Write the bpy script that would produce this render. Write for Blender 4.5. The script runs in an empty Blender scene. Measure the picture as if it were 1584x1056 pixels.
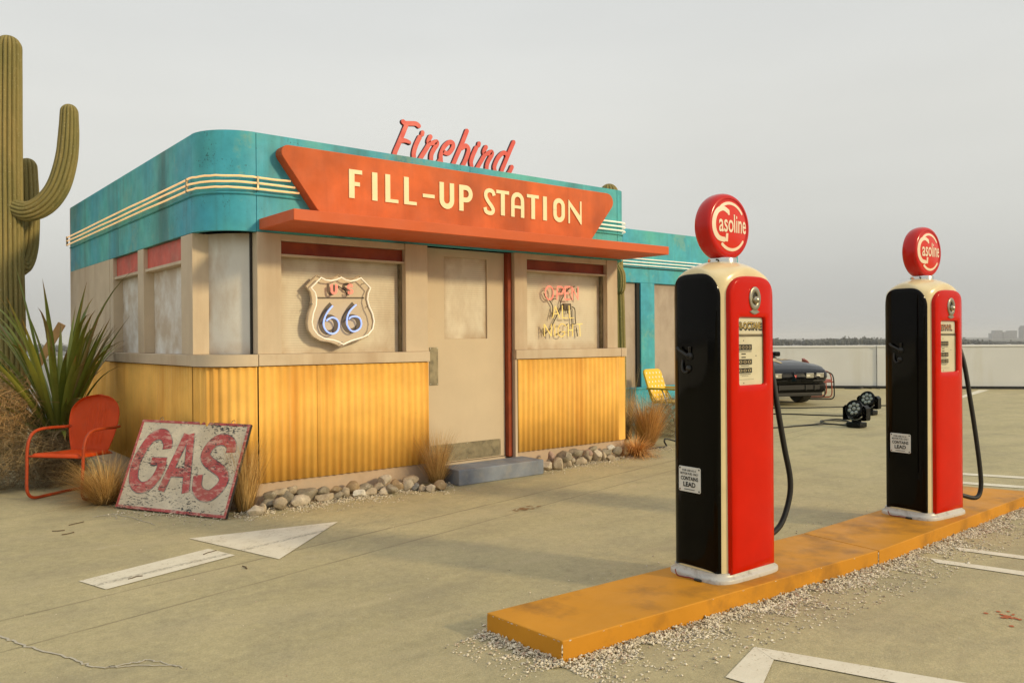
import bpy, bmesh, math, random
from mathutils import Vector, Matrix, geometry
from math import sin, cos, pi, radians, sqrt, atan2

SC = bpy.context.scene
COL = SC.collection

# ------------------------------------------------------------------ camera
cam_d = bpy.data.cameras.new('camera')
cam = bpy.data.objects.new('camera', cam_d)
COL.objects.link(cam)
_r = Vector((0.77381453, -0.6333699, -0.0073245))
_u = Vector((0.00701807, -0.00298972, 0.9999709))
_f = Vector((0.63337337, 0.77384341, -0.00213154))
_m = Matrix((_r, _u, -_f)).transposed().to_4x4()
_m.translation = Vector((-2.64422, -6.56278, 1.37))
cam.matrix_world = _m
cam_d.sensor_width = 36.0
cam_d.lens = 28.6316
cam_d.clip_start = 0.05
cam_d.clip_end = 30000
SC.camera = cam

# ------------------------------------------------------------------ light
SUN = Vector((0.45, -1.0, 0.44)).normalized()       # direction towards the sun
SUN_ELEV = math.asin(SUN.z)
world = bpy.data.worlds.new('World')
SC.world = world
world.use_nodes = True
wn = world.node_tree
wn.nodes.clear()
w_out = wn.nodes.new('ShaderNodeOutputWorld')
w_bg = wn.nodes.new('ShaderNodeBackground')
w_bg.inputs['Strength'].default_value = 0.1
w_sky = wn.nodes.new('ShaderNodeTexSky')
w_sky.sky_type = 'NISHITA'
w_sky.sun_disc = False
w_sky.sun_elevation = SUN_ELEV
w_sky.sun_rotation = atan2(SUN.x, SUN.y)
w_sky.air_density = 1.0
w_sky.dust_density = 6.0
w_sky.ozone_density = 1.0
# high thin overcast: an even pale layer, a little dimmer towards the hazy horizon
w_tc = wn.nodes.new('ShaderNodeTexCoord')
w_sep = wn.nodes.new('ShaderNodeSeparateXYZ')
w_ramp = wn.nodes.new('ShaderNodeValToRGB')
w_cl = wn.nodes.new('ShaderNodeTexNoise')
w_cl.inputs['Scale'].default_value = 1.6
w_cl.inputs['Detail'].default_value = 5
w_map = wn.nodes.new('ShaderNodeMapping')
w_map.inputs['Scale'].default_value = (1.0, 1.0, 3.5)
w_mr = wn.nodes.new('ShaderNodeMapRange')
w_mr.inputs[1].default_value = 0.3
w_mr.inputs[2].default_value = 0.7
w_mr.inputs[3].default_value = 0.95
w_mr.inputs[4].default_value = 1.05
w_mul = wn.nodes.new('ShaderNodeMix'); w_mul.data_type = 'RGBA'; w_mul.blend_type = 'MULTIPLY'
w_mul.inputs[0].default_value = 1.0
w_sc = wn.nodes.new('ShaderNodeVectorMath'); w_sc.operation = 'SCALE'; w_sc.inputs[3].default_value = 10.0
w_mix = wn.nodes.new('ShaderNodeMix'); w_mix.data_type = 'RGBA'
w_mix.inputs[0].default_value = 0.93
er = w_ramp.color_ramp
er.elements[0].position = 0.0
er.elements[0].color = (0.53, 0.53, 0.505, 1)
er.elements[1].position = 1.0
er.elements[1].color = (0.96, 0.98, 1.0, 1)
for pos, c in ((0.05, (0.58, 0.58, 0.55)), (0.14, (0.735, 0.735, 0.69)), (0.25, (0.79, 0.79, 0.745)), (0.42, (0.75, 0.765, 0.75)), (0.7, (0.88, 0.90, 0.90))):
    e = er.elements.new(pos); e.color = (*c, 1)
L = wn.links.new
L(w_tc.outputs['Generated'], w_sep.inputs[0])
L(w_sep.outputs['Z'], w_ramp.inputs[0])
L(w_tc.outputs['Generated'], w_map.inputs['Vector'])
L(w_map.outputs[0], w_cl.inputs['Vector'])
L(w_cl.outputs[0], w_mr.inputs[0])
L(w_ramp.outputs[0], w_mul.inputs[6])
L(w_mr.outputs[0], w_mul.inputs[7])
L(w_mul.outputs[2], w_sc.inputs[0])
L(w_sky.outputs[0], w_mix.inputs[6])
L(w_sc.outputs[0], w_mix.inputs[7])
L(w_mix.outputs[2], w_bg.inputs['Color'])
L(w_bg.outputs[0], w_out.inputs['Surface'])

sun_d = bpy.data.lights.new('sun', 'SUN')
sun_d.energy = 2.45
sun_d.angle = radians(5.5)
sun_d.color = (1.0, 0.80, 0.46)
sun = bpy.data.objects.new('sun', sun_d)
COL.objects.link(sun)
sun.rotation_euler = SUN.to_track_quat('Z', 'Y').to_euler()
sun.location = (10, -20, 15)

SC.view_settings.view_transform = 'Standard'
SC.view_settings.look = 'None'
SC.view_settings.gamma = 1
SC.view_settings.use_curve_mapping = False
SC.view_settings.exposure = 0.0
SC.cycles.use_denoising = True
SC.cycles.max_bounces = 6
SC.cycles.transparent_max_bounces = 8
SC.cycles.volume_bounces = 1

# ------------------------------------------------------------------ helpers: materials
def S(r, g, b):
    def f(c):
        c /= 255.0
        return c / 12.92 if c <= 0.04045 else ((c + 0.055) / 1.055) ** 2.4
    return (f(r), f(g), f(b))

class NT:
    def __init__(s, name):
        s.m = bpy.data.materials.new(name)
        s.m.use_nodes = True
        s.t = s.m.node_tree
        s.t.nodes.clear()
        s.out = s.t.nodes.new('ShaderNodeOutputMaterial')
        s.tc = s.t.nodes.new('ShaderNodeTexCoord')
    def n(s, typ, **kw):
        nd = s.t.nodes.new(typ)
        for k, v in kw.items():
            setattr(nd, k, v)
        return nd
    def l(s, a, b):
        s.t.links.new(a, b)
    def mapping(s, scale, src=None, rot=(0, 0, 0), loc=(0, 0, 0)):
        m = s.n('ShaderNodeMapping')
        m.inputs['Scale'].default_value = scale
        m.inputs['Rotation'].default_value = rot
        m.inputs['Location'].default_value = loc
        s.l(src or s.tc.outputs['Object'], m.inputs['Vector'])
        return m.outputs[0]
    def noise(s, scale, detail=4, vec=None, rough=0.55, dist=0.0):
        nd = s.n('ShaderNodeTexNoise')
        nd.inputs['Scale'].default_value = scale
        nd.inputs['Detail'].default_value = detail
        nd.inputs['Roughness'].default_value = rough
        nd.inputs['Distortion'].default_value = dist
        s.l(vec or s.tc.outputs['Object'], nd.inputs['Vector'])
        return nd.outputs[0]
    def mr(s, src, a, b, c, d):
        nd = s.n('ShaderNodeMapRange')
        for i, v in enumerate((a, b, c, d)):
            nd.inputs[1 + i].default_value = v
        s.l(src, nd.inputs[0])
        return nd.outputs[0]
    def math(s, op, a, b=None, c=None, clamp=False):
        nd = s.n('ShaderNodeMath', operation=op, use_clamp=clamp)
        for i, v in enumerate((a, b, c)):
            if v is None: continue
            if hasattr(v, 'links'): s.l(v, nd.inputs[i])
            else: nd.inputs[i].default_value = v
        return nd.outputs[0]
    def mix(s, fac, a, b, mode='MIX'):
        nd = s.n('ShaderNodeMix', data_type='RGBA', blend_type=mode)
        for i, v in ((0, fac), (6, a), (7, b)):
            if hasattr(v, 'links'): s.l(v, nd.inputs[i])
            elif i == 0: nd.inputs[0].default_value = v
            else: nd.inputs[i].default_value = (*v, 1)
        return nd.outputs[2]
    def bsdf(s, col, rough=0.6, metal=0.0, bump=None, bstr=0.2, bdist=0.01, coat=0.0, spec=0.5, emit=None, estr=0.0, coat_rough=0.05):
        b = s.n('ShaderNodeBsdfPrincipled')
        def put(key, v, vec=False):
            if hasattr(v, 'links'): s.l(v, b.inputs[key])
            elif vec: b.inputs[key].default_value = (*v, 1)
            else: b.inputs[key].default_value = v
        put('Base Color', col, True)
        put('Roughness', rough)
        put('Metallic', metal)
        put('Coat Weight', coat)
        b.inputs['Coat Roughness'].default_value = coat_rough
        b.inputs['Specular IOR Level'].default_value = spec
        if emit:
            b.inputs['Emission Color'].default_value = (*emit, 1)
            b.inputs['Emission Strength'].default_value = estr
        if bump is not None:
            bn = s.n('ShaderNodeBump')
            bn.inputs['Strength'].default_value = bstr
            bn.inputs['Distance'].default_value = bdist
            s.l(bump, bn.inputs['Height'])
            s.l(bn.outputs[0], b.inputs['Normal'])
        s.l(b.outputs[0], s.out.inputs['Surface'])
        return b

def mat(name, col, rough=0.6, metal=0.0, var=0.12, vscale=5.0, dirt=None, damt=0.5, dscale=3.0, dlo=0.5, dhi=0.72,
        streak=False, bump=0.15, bscale=90.0, coat=0.0, spec=0.5, rnd=0.0, chips=None, camt=0.67, cscale=40.0, rvar=0.1, bdist=0.004):
    """painted / weathered surface: mottled base, optional stains (vertical if streak), chips and fine grain"""
    g = NT(name)
    n1 = g.noise(vscale, 5)
    k = g.mr(n1, 0.3, 0.7, 1 - var, 1 + var)
    c = g.mix(1.0, col, k, 'MULTIPLY')
    if rnd:
        oi = g.n('ShaderNodeObjectInfo')
        c = g.mix(1.0, c, g.mr(oi.outputs['Random'], 0, 1, 1 - rnd, 1 + rnd), 'MULTIPLY')
    if dirt:
        v = g.mapping((1, 1, 0.12)) if streak else None
        d = g.noise(dscale, 6, v, 0.62)
        f = g.mr(d, dlo, dhi, 0, damt)
        c = g.mix(f, c, dirt)
    if chips:
        d = g.noise(cscale, 3, None, 0.6)
        d2 = g.noise(cscale * 0.12, 2)
        f = g.mr(g.math('ADD', d, g.math('MULTIPLY', d2, 0.35)), camt + 0.17, camt + 0.19, 0, 1)
        c = g.mix(f, c, chips)
    bn = g.noise(bscale, 4)
    rr = g.mr(g.noise(vscale * 2.3, 4), 0.3, 0.7, max(0.02, rough - rvar), min(1, rough + rvar)) if rvar else rough
    g.bsdf(c, rr, metal, bn if bump else None, bump, bdist, coat, spec)
    return g.m

def plain(name, col, rough=0.5, metal=0.0, emit=None, estr=0.0, coat=0.0, spec=0.5):
    g = NT(name)
    k = g.mr(g.noise(30, 3), 0.3, 0.7, 0.93, 1.07)
    g.bsdf(g.mix(1.0, col, k, 'MULTIPLY'), rough, metal, emit=emit, estr=estr, coat=coat, spec=spec)
    return g.m

# ------------------------------------------------------------------ helpers: geometry
class MB:
    """collects shapes and links them as ONE mesh object"""
    def __init__(s):
        s.v = []; s.f = []
    def add(s, vs, fs):
        o = len(s.v)
        s.v += [tuple(v) for v in vs]
        s.f += [tuple(i + o for i in f) for f in fs]
        return s
    def box(s, x0, x1, y0, y1, z0, z1, M=None):
        vs = [Vector(p) for p in ((x0,y0,z0),(x1,y0,z0),(x1,y1,z0),(x0,y1,z0),(x0,y0,z1),(x1,y0,z1),(x1,y1,z1),(x0,y1,z1))]
        if M: vs = [M @ v for v in vs]
        return s.add(vs, [(0,3,2,1),(4,5,6,7),(0,1,5,4),(1,2,6,5),(2,3,7,6),(3,0,4,7)])
    def tube(s, path, r, n=8, closed=False, caps=True):
        P = [Vector(p) for p in path]
        N = len(P)
        rr = r if isinstance(r, (list, tuple)) else [r] * N
        T = []
        for i in range(N):
            a = P[(i - 1) % N] if (closed or i > 0) else P[0]
            b = P[(i + 1) % N] if (closed or i < N - 1) else P[-1]
            t = (b - a)
            T.append(t.normalized() if t.length > 1e-9 else Vector((0, 0, 1)))
        ref = Vector((0, 0, 1)) if abs(T[0].z) < 0.9 else Vector((1, 0, 0))
        nn = T[0].cross(ref).normalized()
        vs = []
        for i in range(N):
            nn = (nn - T[i] * nn.dot(T[i]))
            nn = nn.normalized() if nn.length > 1e-6 else T[i].orthogonal().normalized()
            bb = T[i].cross(nn)
            for k in range(n):
                a = 2 * pi * k / n
                vs.append(P[i] + (nn * cos(a) + bb * sin(a)) * rr[i])
        fs = []
        for i in range(N if closed else N - 1):
            j = (i + 1) % N
            for k in range(n):
                k2 = (k + 1) % n
                fs.append((i*n+k, i*n+k2, j*n+k2, j*n+k))
        if caps and not closed:
            fs.append(tuple(range(n))[::-1])
            fs.append(tuple((N-1)*n + k for k in range(n)))
        return s.add(vs, fs)
    def lathe(s, prof, n=32, M=None, a0=0, a1=2*pi):
        """profile [(r, z)] about z; M places it"""
        full = abs(a1 - a0 - 2*pi) < 1e-6
        m = n if full else n + 1
        vs = []
        for (r, z) in prof:
            for k in range(m):
                a = a0 + (a1 - a0) * k / n
                v = Vector((r * cos(a), r * sin(a), z))
                vs.append(M @ v if M else v)
        fs = []
        for i in range(len(prof) - 1):
            for k in range(n):
                k2 = (k + 1) % m
                fs.append((i*m+k, i*m+k2, (i+1)*m+k2, (i+1)*m+k))
        if full:
            if prof[0][0] > 1e-6: fs.append(tuple(range(m))[::-1])
            if prof[-1][0] > 1e-6: fs.append(tuple((len(prof)-1)*m + k for k in range(m)))
        return s.add(vs, fs)
    def plate(s, outer, holes, frame, d0, d1, grid=None, bev=0.0):
        """flat or curved plate: polygon with holes in (u, v); front at w = d1, back at w = d0; frame(u, v, w) -> point"""
        loops = [outer] + list(holes)
        pts, edges = [], []
        for lp in loops:
            o = len(pts)
            pts += [Vector((p[0], p[1])) for p in lp]
            edges += [(o + i, o + (i + 1) % len(lp)) for i in range(len(lp))]
        nb = len(pts)
        if grid:
            us = [p[0] for p in outer]; vs_ = [p[1] for p in outer]
            nu = max(2, int((max(us) - min(us)) / grid)); nv = max(2, int((max(vs_) - min(vs_)) / grid))
            for i in range(1, nu):
                for j in range(1, nv):
                    q = (min(us) + (max(us) - min(us)) * i / nu, min(vs_) + (max(vs_) - min(vs_)) * j / nv)
                    if inside(q, outer) and not any(inside(q, h) for h in holes):
                        pts.append(Vector(q))
        V, E, F, *_ = geometry.delaunay_2d_cdt(pts, edges, [], 0, 1e-7)
        tri = []
        for f in F:
            c = sum((V[i] for i in f), Vector((0, 0))) / len(f)
            if inside(c, outer) and not any(inside(c, h) for h in holes):
                tri.append(tuple(f))
        s.add([frame(p.x, p.y, d1) for p in V], tri)
        if d1 != d0:
            for li, lp in enumerate(loops):
                n = len(lp)
                ar = sum(lp[i][0]*lp[(i+1) % n][1] - lp[(i+1) % n][0]*lp[i][1] for i in range(n))
                sg = (1 if ar > 0 else -1) * (1 if li == 0 else -1)
                nor = []
                for i in range(n):
                    a = Vector(lp[i - 1][:2]); b = Vector(lp[i][:2]); c = Vector(lp[(i + 1) % n][:2])
                    e1 = (b - a); e2 = (c - b)
                    n1 = Vector((e1.y, -e1.x)); n2 = Vector((e2.y, -e2.x))
                    if n1.length > 0: n1.normalize()
                    if n2.length > 0: n2.normalize()
                    m = n1 + n2
                    m = m.normalized() if m.length > 1e-6 else n1
                    nor.append(m * sg)
                if bev:
                    rings = [(0, d1), (bev * 0.3, d1 - bev * 0.1), (bev * 0.7, d1 - bev * 0.4), (bev, d1 - bev), (bev, d0)]
                else:
                    rings = [(0, d1), (0, d0)]
                vs, fs = [], []
                for (o, w) in rings:
                    for i in range(n):
                        vs.append(frame(lp[i][0] + nor[i].x * o, lp[i][1] + nor[i].y * o, w))
                for k in range(len(rings) - 1):
                    for i in range(n):
                        j = (i + 1) % n
                        fs.append((k*n+i, k*n+j, (k+1)*n+j, (k+1)*n+i))
                s.add(vs, fs)
        return s
    def ribbon(s, path, w, frame, d0, d1, round_caps=True, smooth=True, n=6):
        """a brush stroke of width w along a path in (u, v), as a solid from w=d0 to w=d1"""
        P = spline(path, n) if smooth and len(path) > 2 else [Vector(p) for p in path]
        N = len(P)
        ww = [w] * N if not isinstance(w, (list, tuple)) else [w[0] + (w[-1] - w[0]) * i / (N - 1) for i in range(N)]
        left, right = [], []
        for i in range(N):
            a = P[max(0, i - 1)]; b = P[min(N - 1, i + 1)]
            t = (b - a).normalized(); nr = Vector((-t.y, t.x))
            if not smooth and 0 < i < N - 1:
                t1 = (P[i] - P[i-1]).normalized(); t2 = (P[i+1] - P[i]).normalized()
                m = (Vector((-t1.y, t1.x)) + Vector((-t2.y, t2.x)))
                m.normalize()
                nr = m / max(0.35, m.dot(Vector((-t1.y, t1.x))))
            left.append(P[i] + nr * ww[i] / 2); right.append(P[i] - nr * ww[i] / 2)
        vs, fs = [], []
        for dd in (d1, d0):
            for q in left: vs.append(frame(q.x, q.y, dd))
            for q in right: vs.append(frame(q.x, q.y, dd))
        B = 2 * N
        for i in range(N - 1):
            fs.append((i, i+1, N+i+1, N+i))
            fs.append((B+i, B+N+i, B+N+i+1, B+i+1))
            fs.append((i, B+i, B+i+1, i+1))
            fs.append((N+i, N+i+1, B+N+i+1, B+N+i))
        if not round_caps:
            fs.append((0, N, B+N, B)); fs.append((N-1, B+N-1, B+2*N-1, 2*N-1))
        s.add(vs, fs)
        if round_caps:
            for (i, j) in ((0, 1), (N - 1, N - 2)):
                t = (P[i] - P[j]).normalized(); nr = Vector((-t.y, t.x))
                arc = [P[i] + (nr * cos(a) + t * sin(a)) * ww[i] / 2 for a in [pi * k / 8 for k in range(9)]]
                m = len(arc)
                vs = [frame(q.x, q.y, d1) for q in arc] + [frame(q.x, q.y, d0) for q in arc]
                fs = [tuple(range(m)), tuple(range(m, 2*m))[::-1]] + [(k, m+k, m+k+1, k+1) for k in range(m - 1)]
                s.add(vs, fs)
        return s
    def grid(s, fn, nu, nv, wrap=False):
        vs = [fn(i / nu, j / nv) for j in range(nv + 1) for i in range(nu + (0 if wrap else 1))]
        m = nu if wrap else nu + 1
        fs = []
        for j in range(nv):
            for i in range(nu):
                i2 = (i + 1) % m
                fs.append((j*m+i, j*m+i2, (j+1)*m+i2, (j+1)*m+i))
        return s.add(vs, fs)
    def mesh(s, name, m, smooth=None, fixn=True):
        me = bpy.data.meshes.new(name)
        me.from_pydata(s.v, [], s.f)
        if fixn:
            bm = bmesh.new(); bm.from_mesh(me)
            bmesh.ops.remove_doubles(bm, verts=bm.verts, dist=1e-5)
            bmesh.ops.recalc_face_normals(bm, faces=bm.faces)
            bm.to_mesh(me); bm.free()
        if m is not None:
            for mm in (m if isinstance(m, list) else [m]): me.materials.append(mm)
        if smooth is not None:
            me.shade_smooth()
            if smooth < 180: me.set_sharp_from_angle(angle=radians(smooth))
        me.update()
        return me
    def obj(s, name, m, parent=None, smooth=None, bevel=0.0, seg=2, kind=None, label=None, fixn=True):
        o = bpy.data.objects.new(name, s.mesh(name, m, smooth, fixn))
        COL.objects.link(o)
        if parent: o.parent = parent
        if bevel:
            b = o.modifiers.new('Bevel', 'BEVEL'); b.width = bevel; b.segments = seg; b.limit_method = 'ANGLE'; b.angle_limit = radians(40)
            b.harden_normals = False
        if kind: o['kind'] = kind
        if label: o['label'] = label
        return o

def inside(q, poly):
    x, y = q[0], q[1]; r = False; n = len(poly)
    j = n - 1
    for i in range(n):
        xi, yi = poly[i][0], poly[i][1]; xj, yj = poly[j][0], poly[j][1]
        if (yi > y) != (yj > y) and x < (xj - xi) * (y - yi) / (yj - yi) + xi: r = not r
        j = i
    return r

def spline(path, n=6, closed=False):
    P = [Vector(p) for p in path]; N = len(P); out = []
    for i in range(N if closed else N - 1):
        if closed: a, b, c, d = P[(i-1) % N], P[i], P[(i+1) % N], P[(i+2) % N]
        else: a, b, c, d = P[max(0, i-1)], P[i], P[i+1], P[min(N-1, i+2)]
        for k in range(n):
            t = k / n
            out.append(0.5 * ((2*b) + (c - a)*t + (2*a - 5*b + 4*c - d)*t*t + (3*b - a - 3*c + d)*t**3))
    if not closed: out.append(P[-1])
    return out

def rrect(x0, x1, y0, y1, r, n=4):
    out = []
    for (cx, cy, a0) in ((x1-r, y1-r, 0), (x0+r, y1-r, pi/2), (x0+r, y0+r, pi), (x1-r, y0+r, 1.5*pi)):
        for k in range(n + 1):
            a = a0 + pi/2 * k / n
            out.append((cx + r*cos(a), cy + r*sin(a)))
    return out

def thing(name, label, cat, loc=(0, 0, 0), rotz=0.0, group=None):
    o = bpy.data.objects.new(name, None)
    COL.objects.link(o)
    o.location = loc; o.rotation_euler = (0, 0, rotz)
    o.empty_display_size = 0.2
    o['label'] = label; o['category'] = cat
    if group: o['group'] = group
    return o
def tag(o, label, cat, group=None):
    o['label'] = label; o['category'] = cat
    if group: o['group'] = group
    return o
def struct(o):
    o['kind'] = 'structure'; return o
def copy_tree(root, loc, rotz, label):
    r = root.copy(); COL.objects.link(r); r.location = loc; r.rotation_euler = (0, 0, rotz); r['label'] = label
    mp = {root.name: r}
    def rec(o, c):
        for ch in list(o.children):
            d = ch.copy(); COL.objects.link(d); d.parent = c
            rec(ch, d)
    rec(root, r)
    return r

_font_cache = {}
def text_polys(body, bold=0.0):
    """glyph outlines of the built-in font as a triangulated flat mesh with its box"""
    key = (body, bold)
    if key not in _font_cache:
        cu = bpy.data.curves.new('lettering', 'FONT'); cu.body = body; cu.size = 1; cu.resolution_u = 3; cu.offset = bold
        ob = bpy.data.objects.new('lettering', cu)
        me = bpy.data.meshes.new_from_object(ob)
        vs = [v.co.copy() for v in me.vertices]; fs = [tuple(p.vertices) for p in me.polygons]
        bpy.data.objects.remove(ob); bpy.data.meshes.remove(me); bpy.data.curves.remove(cu)
        _font_cache[key] = (vs, fs)
    return _font_cache[key]
def text_fit(mb, body, u0, u1, v0, v1, frame, d, bold=0.0, thick=0.0):
    vs, fs = text_polys(body, bold)
    if not vs: return
    a0 = min(v.x for v in vs); a1 = max(v.x for v in vs); b0 = min(v.y for v in vs); b1 = max(v.y for v in vs)
    q = [(u0 + (v.x - a0) / (a1 - a0) * (u1 - u0), v0 + (v.y - b0) / (b1 - b0) * (v1 - v0)) for v in vs]
    mb.add([frame(u, v, d) for u, v in q], fs)
    if thick:
        cnt = {}
        for f in fs:
            for i in range(len(f)):
                e = (f[i], f[(i+1) % len(f)]); k = (min(e), max(e)); cnt.setdefault(k, []).append(e)
        o = len(q)
        side = []
        for k, es in cnt.items():
            if len(es) == 1:
                a, b = es[0]; side.append((a, b, b + o, a + o))
        mb.add([frame(u, v, d) for u, v in q] + [frame(u, v, d - thick) for u, v in q], side)

def frontY(Y):                     # frame of a wall facing -y at y = Y
    return lambda u, v, w: Vector((u, Y - w, v))

# ------------------------------------------------------------------ materials
TEAL = (0.045, 0.30, 0.29)
M = {}
def teal_mat():
    """aged teal paint: patches drifting between green and blue, dark streaks and peeling flecks"""
    g = NT('teal_paint')
    c = g.mix(g.mr(g.noise(1.1, 4, g.mapping((1, 1, 0.5)), 0.5), 0.38, 0.62, 0, 1), (0.056, 0.355, 0.48), (0.095, 0.45, 0.42))
    c = g.mix(1.0, c, g.mr(g.noise(7, 5), 0.3, 0.7, 0.86, 1.14), 'MULTIPLY')
    st = g.noise(2.3, 5, g.mapping((1, 1, 0.10)), 0.6)
    c = g.mix(g.mr(st, 0.52, 0.68, 0, 0.72), c, (0.05, 0.135, 0.135))
    st2 = g.noise(9, 5, g.mapping((1, 1, 0.06)), 0.65)
    c = g.mix(g.mr(st2, 0.55, 0.75, 0, 0.45), c, (0.055, 0.17, 0.15))
    pk = g.math('ADD', g.noise(1.6, 3, g.mapping((1, 1, 1), loc=(5, 3, 1))), g.math('MULTIPLY', g.noise(14, 5, None, 0.7), 0.5))
    c = g.mix(g.mr(pk, 0.86, 0.95, 0, 0.5), c, (0.20, 0.36, 0.27))
    fl = g.math('ADD', g.noise(55, 3, None, 0.6), g.math('MULTIPLY', g.noise(4, 3), 0.4))
    c = g.mix(g.mr(fl, 0.87, 0.90, 0, 0.75), c, (0.035, 0.11, 0.12))
    g.bsdf(c, g.mr(g.noise(6, 4), 0.3, 0.7, 0.45, 0.65), 0, g.noise(60, 4), 0.12, 0.004, spec=0.3)
    return g.m
M['teal'] = teal_mat()
M['tan'] = mat('tan_paint', (0.58, 0.475, 0.345), 0.6, spec=0.3, var=0.08, vscale=3, dirt=(0.36, 0.22, 0.12), damt=0.55, dscale=3, dlo=0.48, dhi=0.75, streak=True, bump=0.1, bscale=50, chips=(0.2, 0.12, 0.06), camt=0.86, cscale=30)
M['door'] = mat('door_paint', (0.58, 0.475, 0.335), 0.5, spec=0.3, var=0.06, vscale=2, dirt=(0.33, 0.2, 0.12), damt=0.3, dscale=2.5, dlo=0.5, dhi=0.9, streak=True, bump=0.06, bscale=40)
M['sign_red'] = mat('sign_red_paint', (0.60, 0.128, 0.036), 0.6, spec=0.25, var=0.22, vscale=2.5, dirt=(0.30, 0.065, 0.025), damt=0.7, dscale=3, dlo=0.45, dhi=0.8, streak=True, bump=0.08, bscale=50)
M['canopy'] = mat('canopy_paint', (0.60, 0.118, 0.036), 0.55, spec=0.25, var=0.1, vscale=2, dirt=(0.3, 0.04, 0.02), damt=0.3, dscale=2, bump=0.05)
M['trim_red'] = mat('trim_red_paint', (0.27, 0.05, 0.016), 0.5, spec=0.3, var=0.25, vscale=5, dirt=(0.16, 0.02, 0.012), damt=0.7, dscale=4, bump=0.08)
M['letter'] = mat('cream_letter_paint', (0.86, 0.76, 0.46), 0.5, var=0.03, bump=0.03)
M['red_letter'] = mat('red_letter_paint', (0.62, 0.055, 0.045), 0.45, var=0.05, bump=0.03)
M['stone'] = None
M['step'] = mat('blue_grey_concrete', (0.19, 0.215, 0.26), 0.75, var=0.25, vscale=4, dirt=(0.36, 0.33, 0.28), damt=0.6, dscale=5, dlo=0.5, dhi=0.75, bump=0.3, bscale=120)
M['plinth'] = mat('plinth_paint', (0.52, 0.38, 0.26), 0.75, var=0.15, vscale=4, dirt=(0.3, 0.25, 0.19), damt=0.5, dscale=4, bump=0.2)
M['brass'] = mat('aged_plate_metal', (0.27, 0.235, 0.16), 0.45, metal=0.75, var=0.25, vscale=9, dirt=(0.09, 0.08, 0.06), damt=0.7, dscale=14, bump=0.1)
M['black'] = plain('matt_black', (0.008, 0.008, 0.008), 0.6)
M['rubber'] = plain('black_rubber', (0.010, 0.010, 0.010), 0.5)
M['shadow_gap'] = plain('dark_gap', (0.02, 0.018, 0.015), 0.9)
M['chrome'] = plain('chrome', (0.62, 0.60, 0.55), 0.16, 1.0)
M['steel'] = plain('brushed_steel', (0.5, 0.49, 0.46), 0.35, 1.0)
M['roof'] = mat('roof_felt', (0.12, 0.12, 0.12), 0.9)

def yellow_corrugated():
    g = NT('yellow_corrugated_paint')
    k = g.mr(g.noise(3, 5), 0.3, 0.7, 0.86, 1.12)
    c = g.mix(1.0, (0.84, 0.475, 0.105), k, 'MULTIPLY')
    st = g.noise(5.0, 5, g.mapping((1, 1, 0.07)), 0.6)
    c = g.mix(g.mr(st, 0.47, 0.74, 0, 0.7), c, (0.60, 0.25, 0.04))
    st2 = g.noise(30, 4, g.mapping((1, 1, 0.05)), 0.6)
    c = g.mix(g.mr(st2, 0.56, 0.75, 0, 0.4), c, (0.72, 0.42, 0.16))
    sp = g.noise(70, 3)
    c = g.mix(g.mr(sp, 0.7, 0.76, 0, 0.55), c, (0.32, 0.12, 0.04))
    g.bsdf(c, g.mr(st, 0.3, 0.7, 0.5, 0.7), 0, g.noise(90, 3), 0.08, 0.003, spec=0.15)
    return g.m
M['yellow'] = yellow_corrugated()

def pane_mat(name, base, dirt_col, blinds=True):
    """milky, dirty window sheet; faint horizontal ribs of a blind"""
    g = NT(name)
    c = g.mix(1.0, base, g.mr(g.noise(2.2, 4), 0.3, 0.7, 0.9, 1.08), 'MULTIPLY')
    if blinds:
        w = g.n('ShaderNodeTexWave', wave_type='BANDS', bands_direction='Z')
        w.inputs['Scale'].default_value = 14.5
        w.inputs['Distortion'].default_value = 0.4
        g.l(g.tc.outputs['Object'], w.inputs['Vector'])
        f = g.math('MULTIPLY', g.mr(w.outputs[1], 0.25, 0.9, 0, 1), g.mr(g.noise(1.5, 3), 0.38, 0.62, 0.05, 0.5))
        c = g.mix(f, c, tuple(x * 0.66 for x in base))
    d = g.noise(2.6, 6, g.mapping((1, 1, 0.45)), 0.65)
    c = g.mix(g.mr(d, 0.48, 0.70, 0, 0.62), c, dirt_col)
    # grime collects round the frame
    gs = g.n('ShaderNodeSeparateXYZ'); g.l(g.tc.outputs['Generated'], gs.inputs[0])
    def edge(o, k):
        a = g.math('SUBTRACT', o, 0.5); a = g.math('ABSOLUTE', a)
        return g.mr(a, 0.5 - k, 0.5, 0, 1)
    e = g.math('MAXIMUM', g.math('MAXIMUM', edge(gs.outputs[0], 0.10), edge(gs.outputs[2], 0.12)), 0.0)
    e = g.math('MULTIPLY', e, g.mr(g.noise(5, 5), 0.3, 0.65, 0.1, 1.0))
    c = g.mix(g.math('MULTIPLY', e, 0.9), c, dirt_col)
    g.bsdf(c, 0.42, 0, g.noise(30, 3), 0.05, 0.003, spec=0.3)
    return g.m
M['pane'] = pane_mat('frosted_pane', (0.70, 0.63, 0.50), (0.40, 0.28, 0.17))
M['pane_side'] = pane_mat('frosted_side_pane', (0.86, 0.87, 0.86), (0.52, 0.42, 0.31), False)
M['pane_corner'] = pane_mat('dusty_corner_pane', (0.66, 0.645, 0.60), (0.42, 0.30, 0.19), False)
M['pane_annex'] = pane_mat('annex_pane', (0.44, 0.36, 0.29), (0.28, 0.21, 0.16), False)

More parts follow.
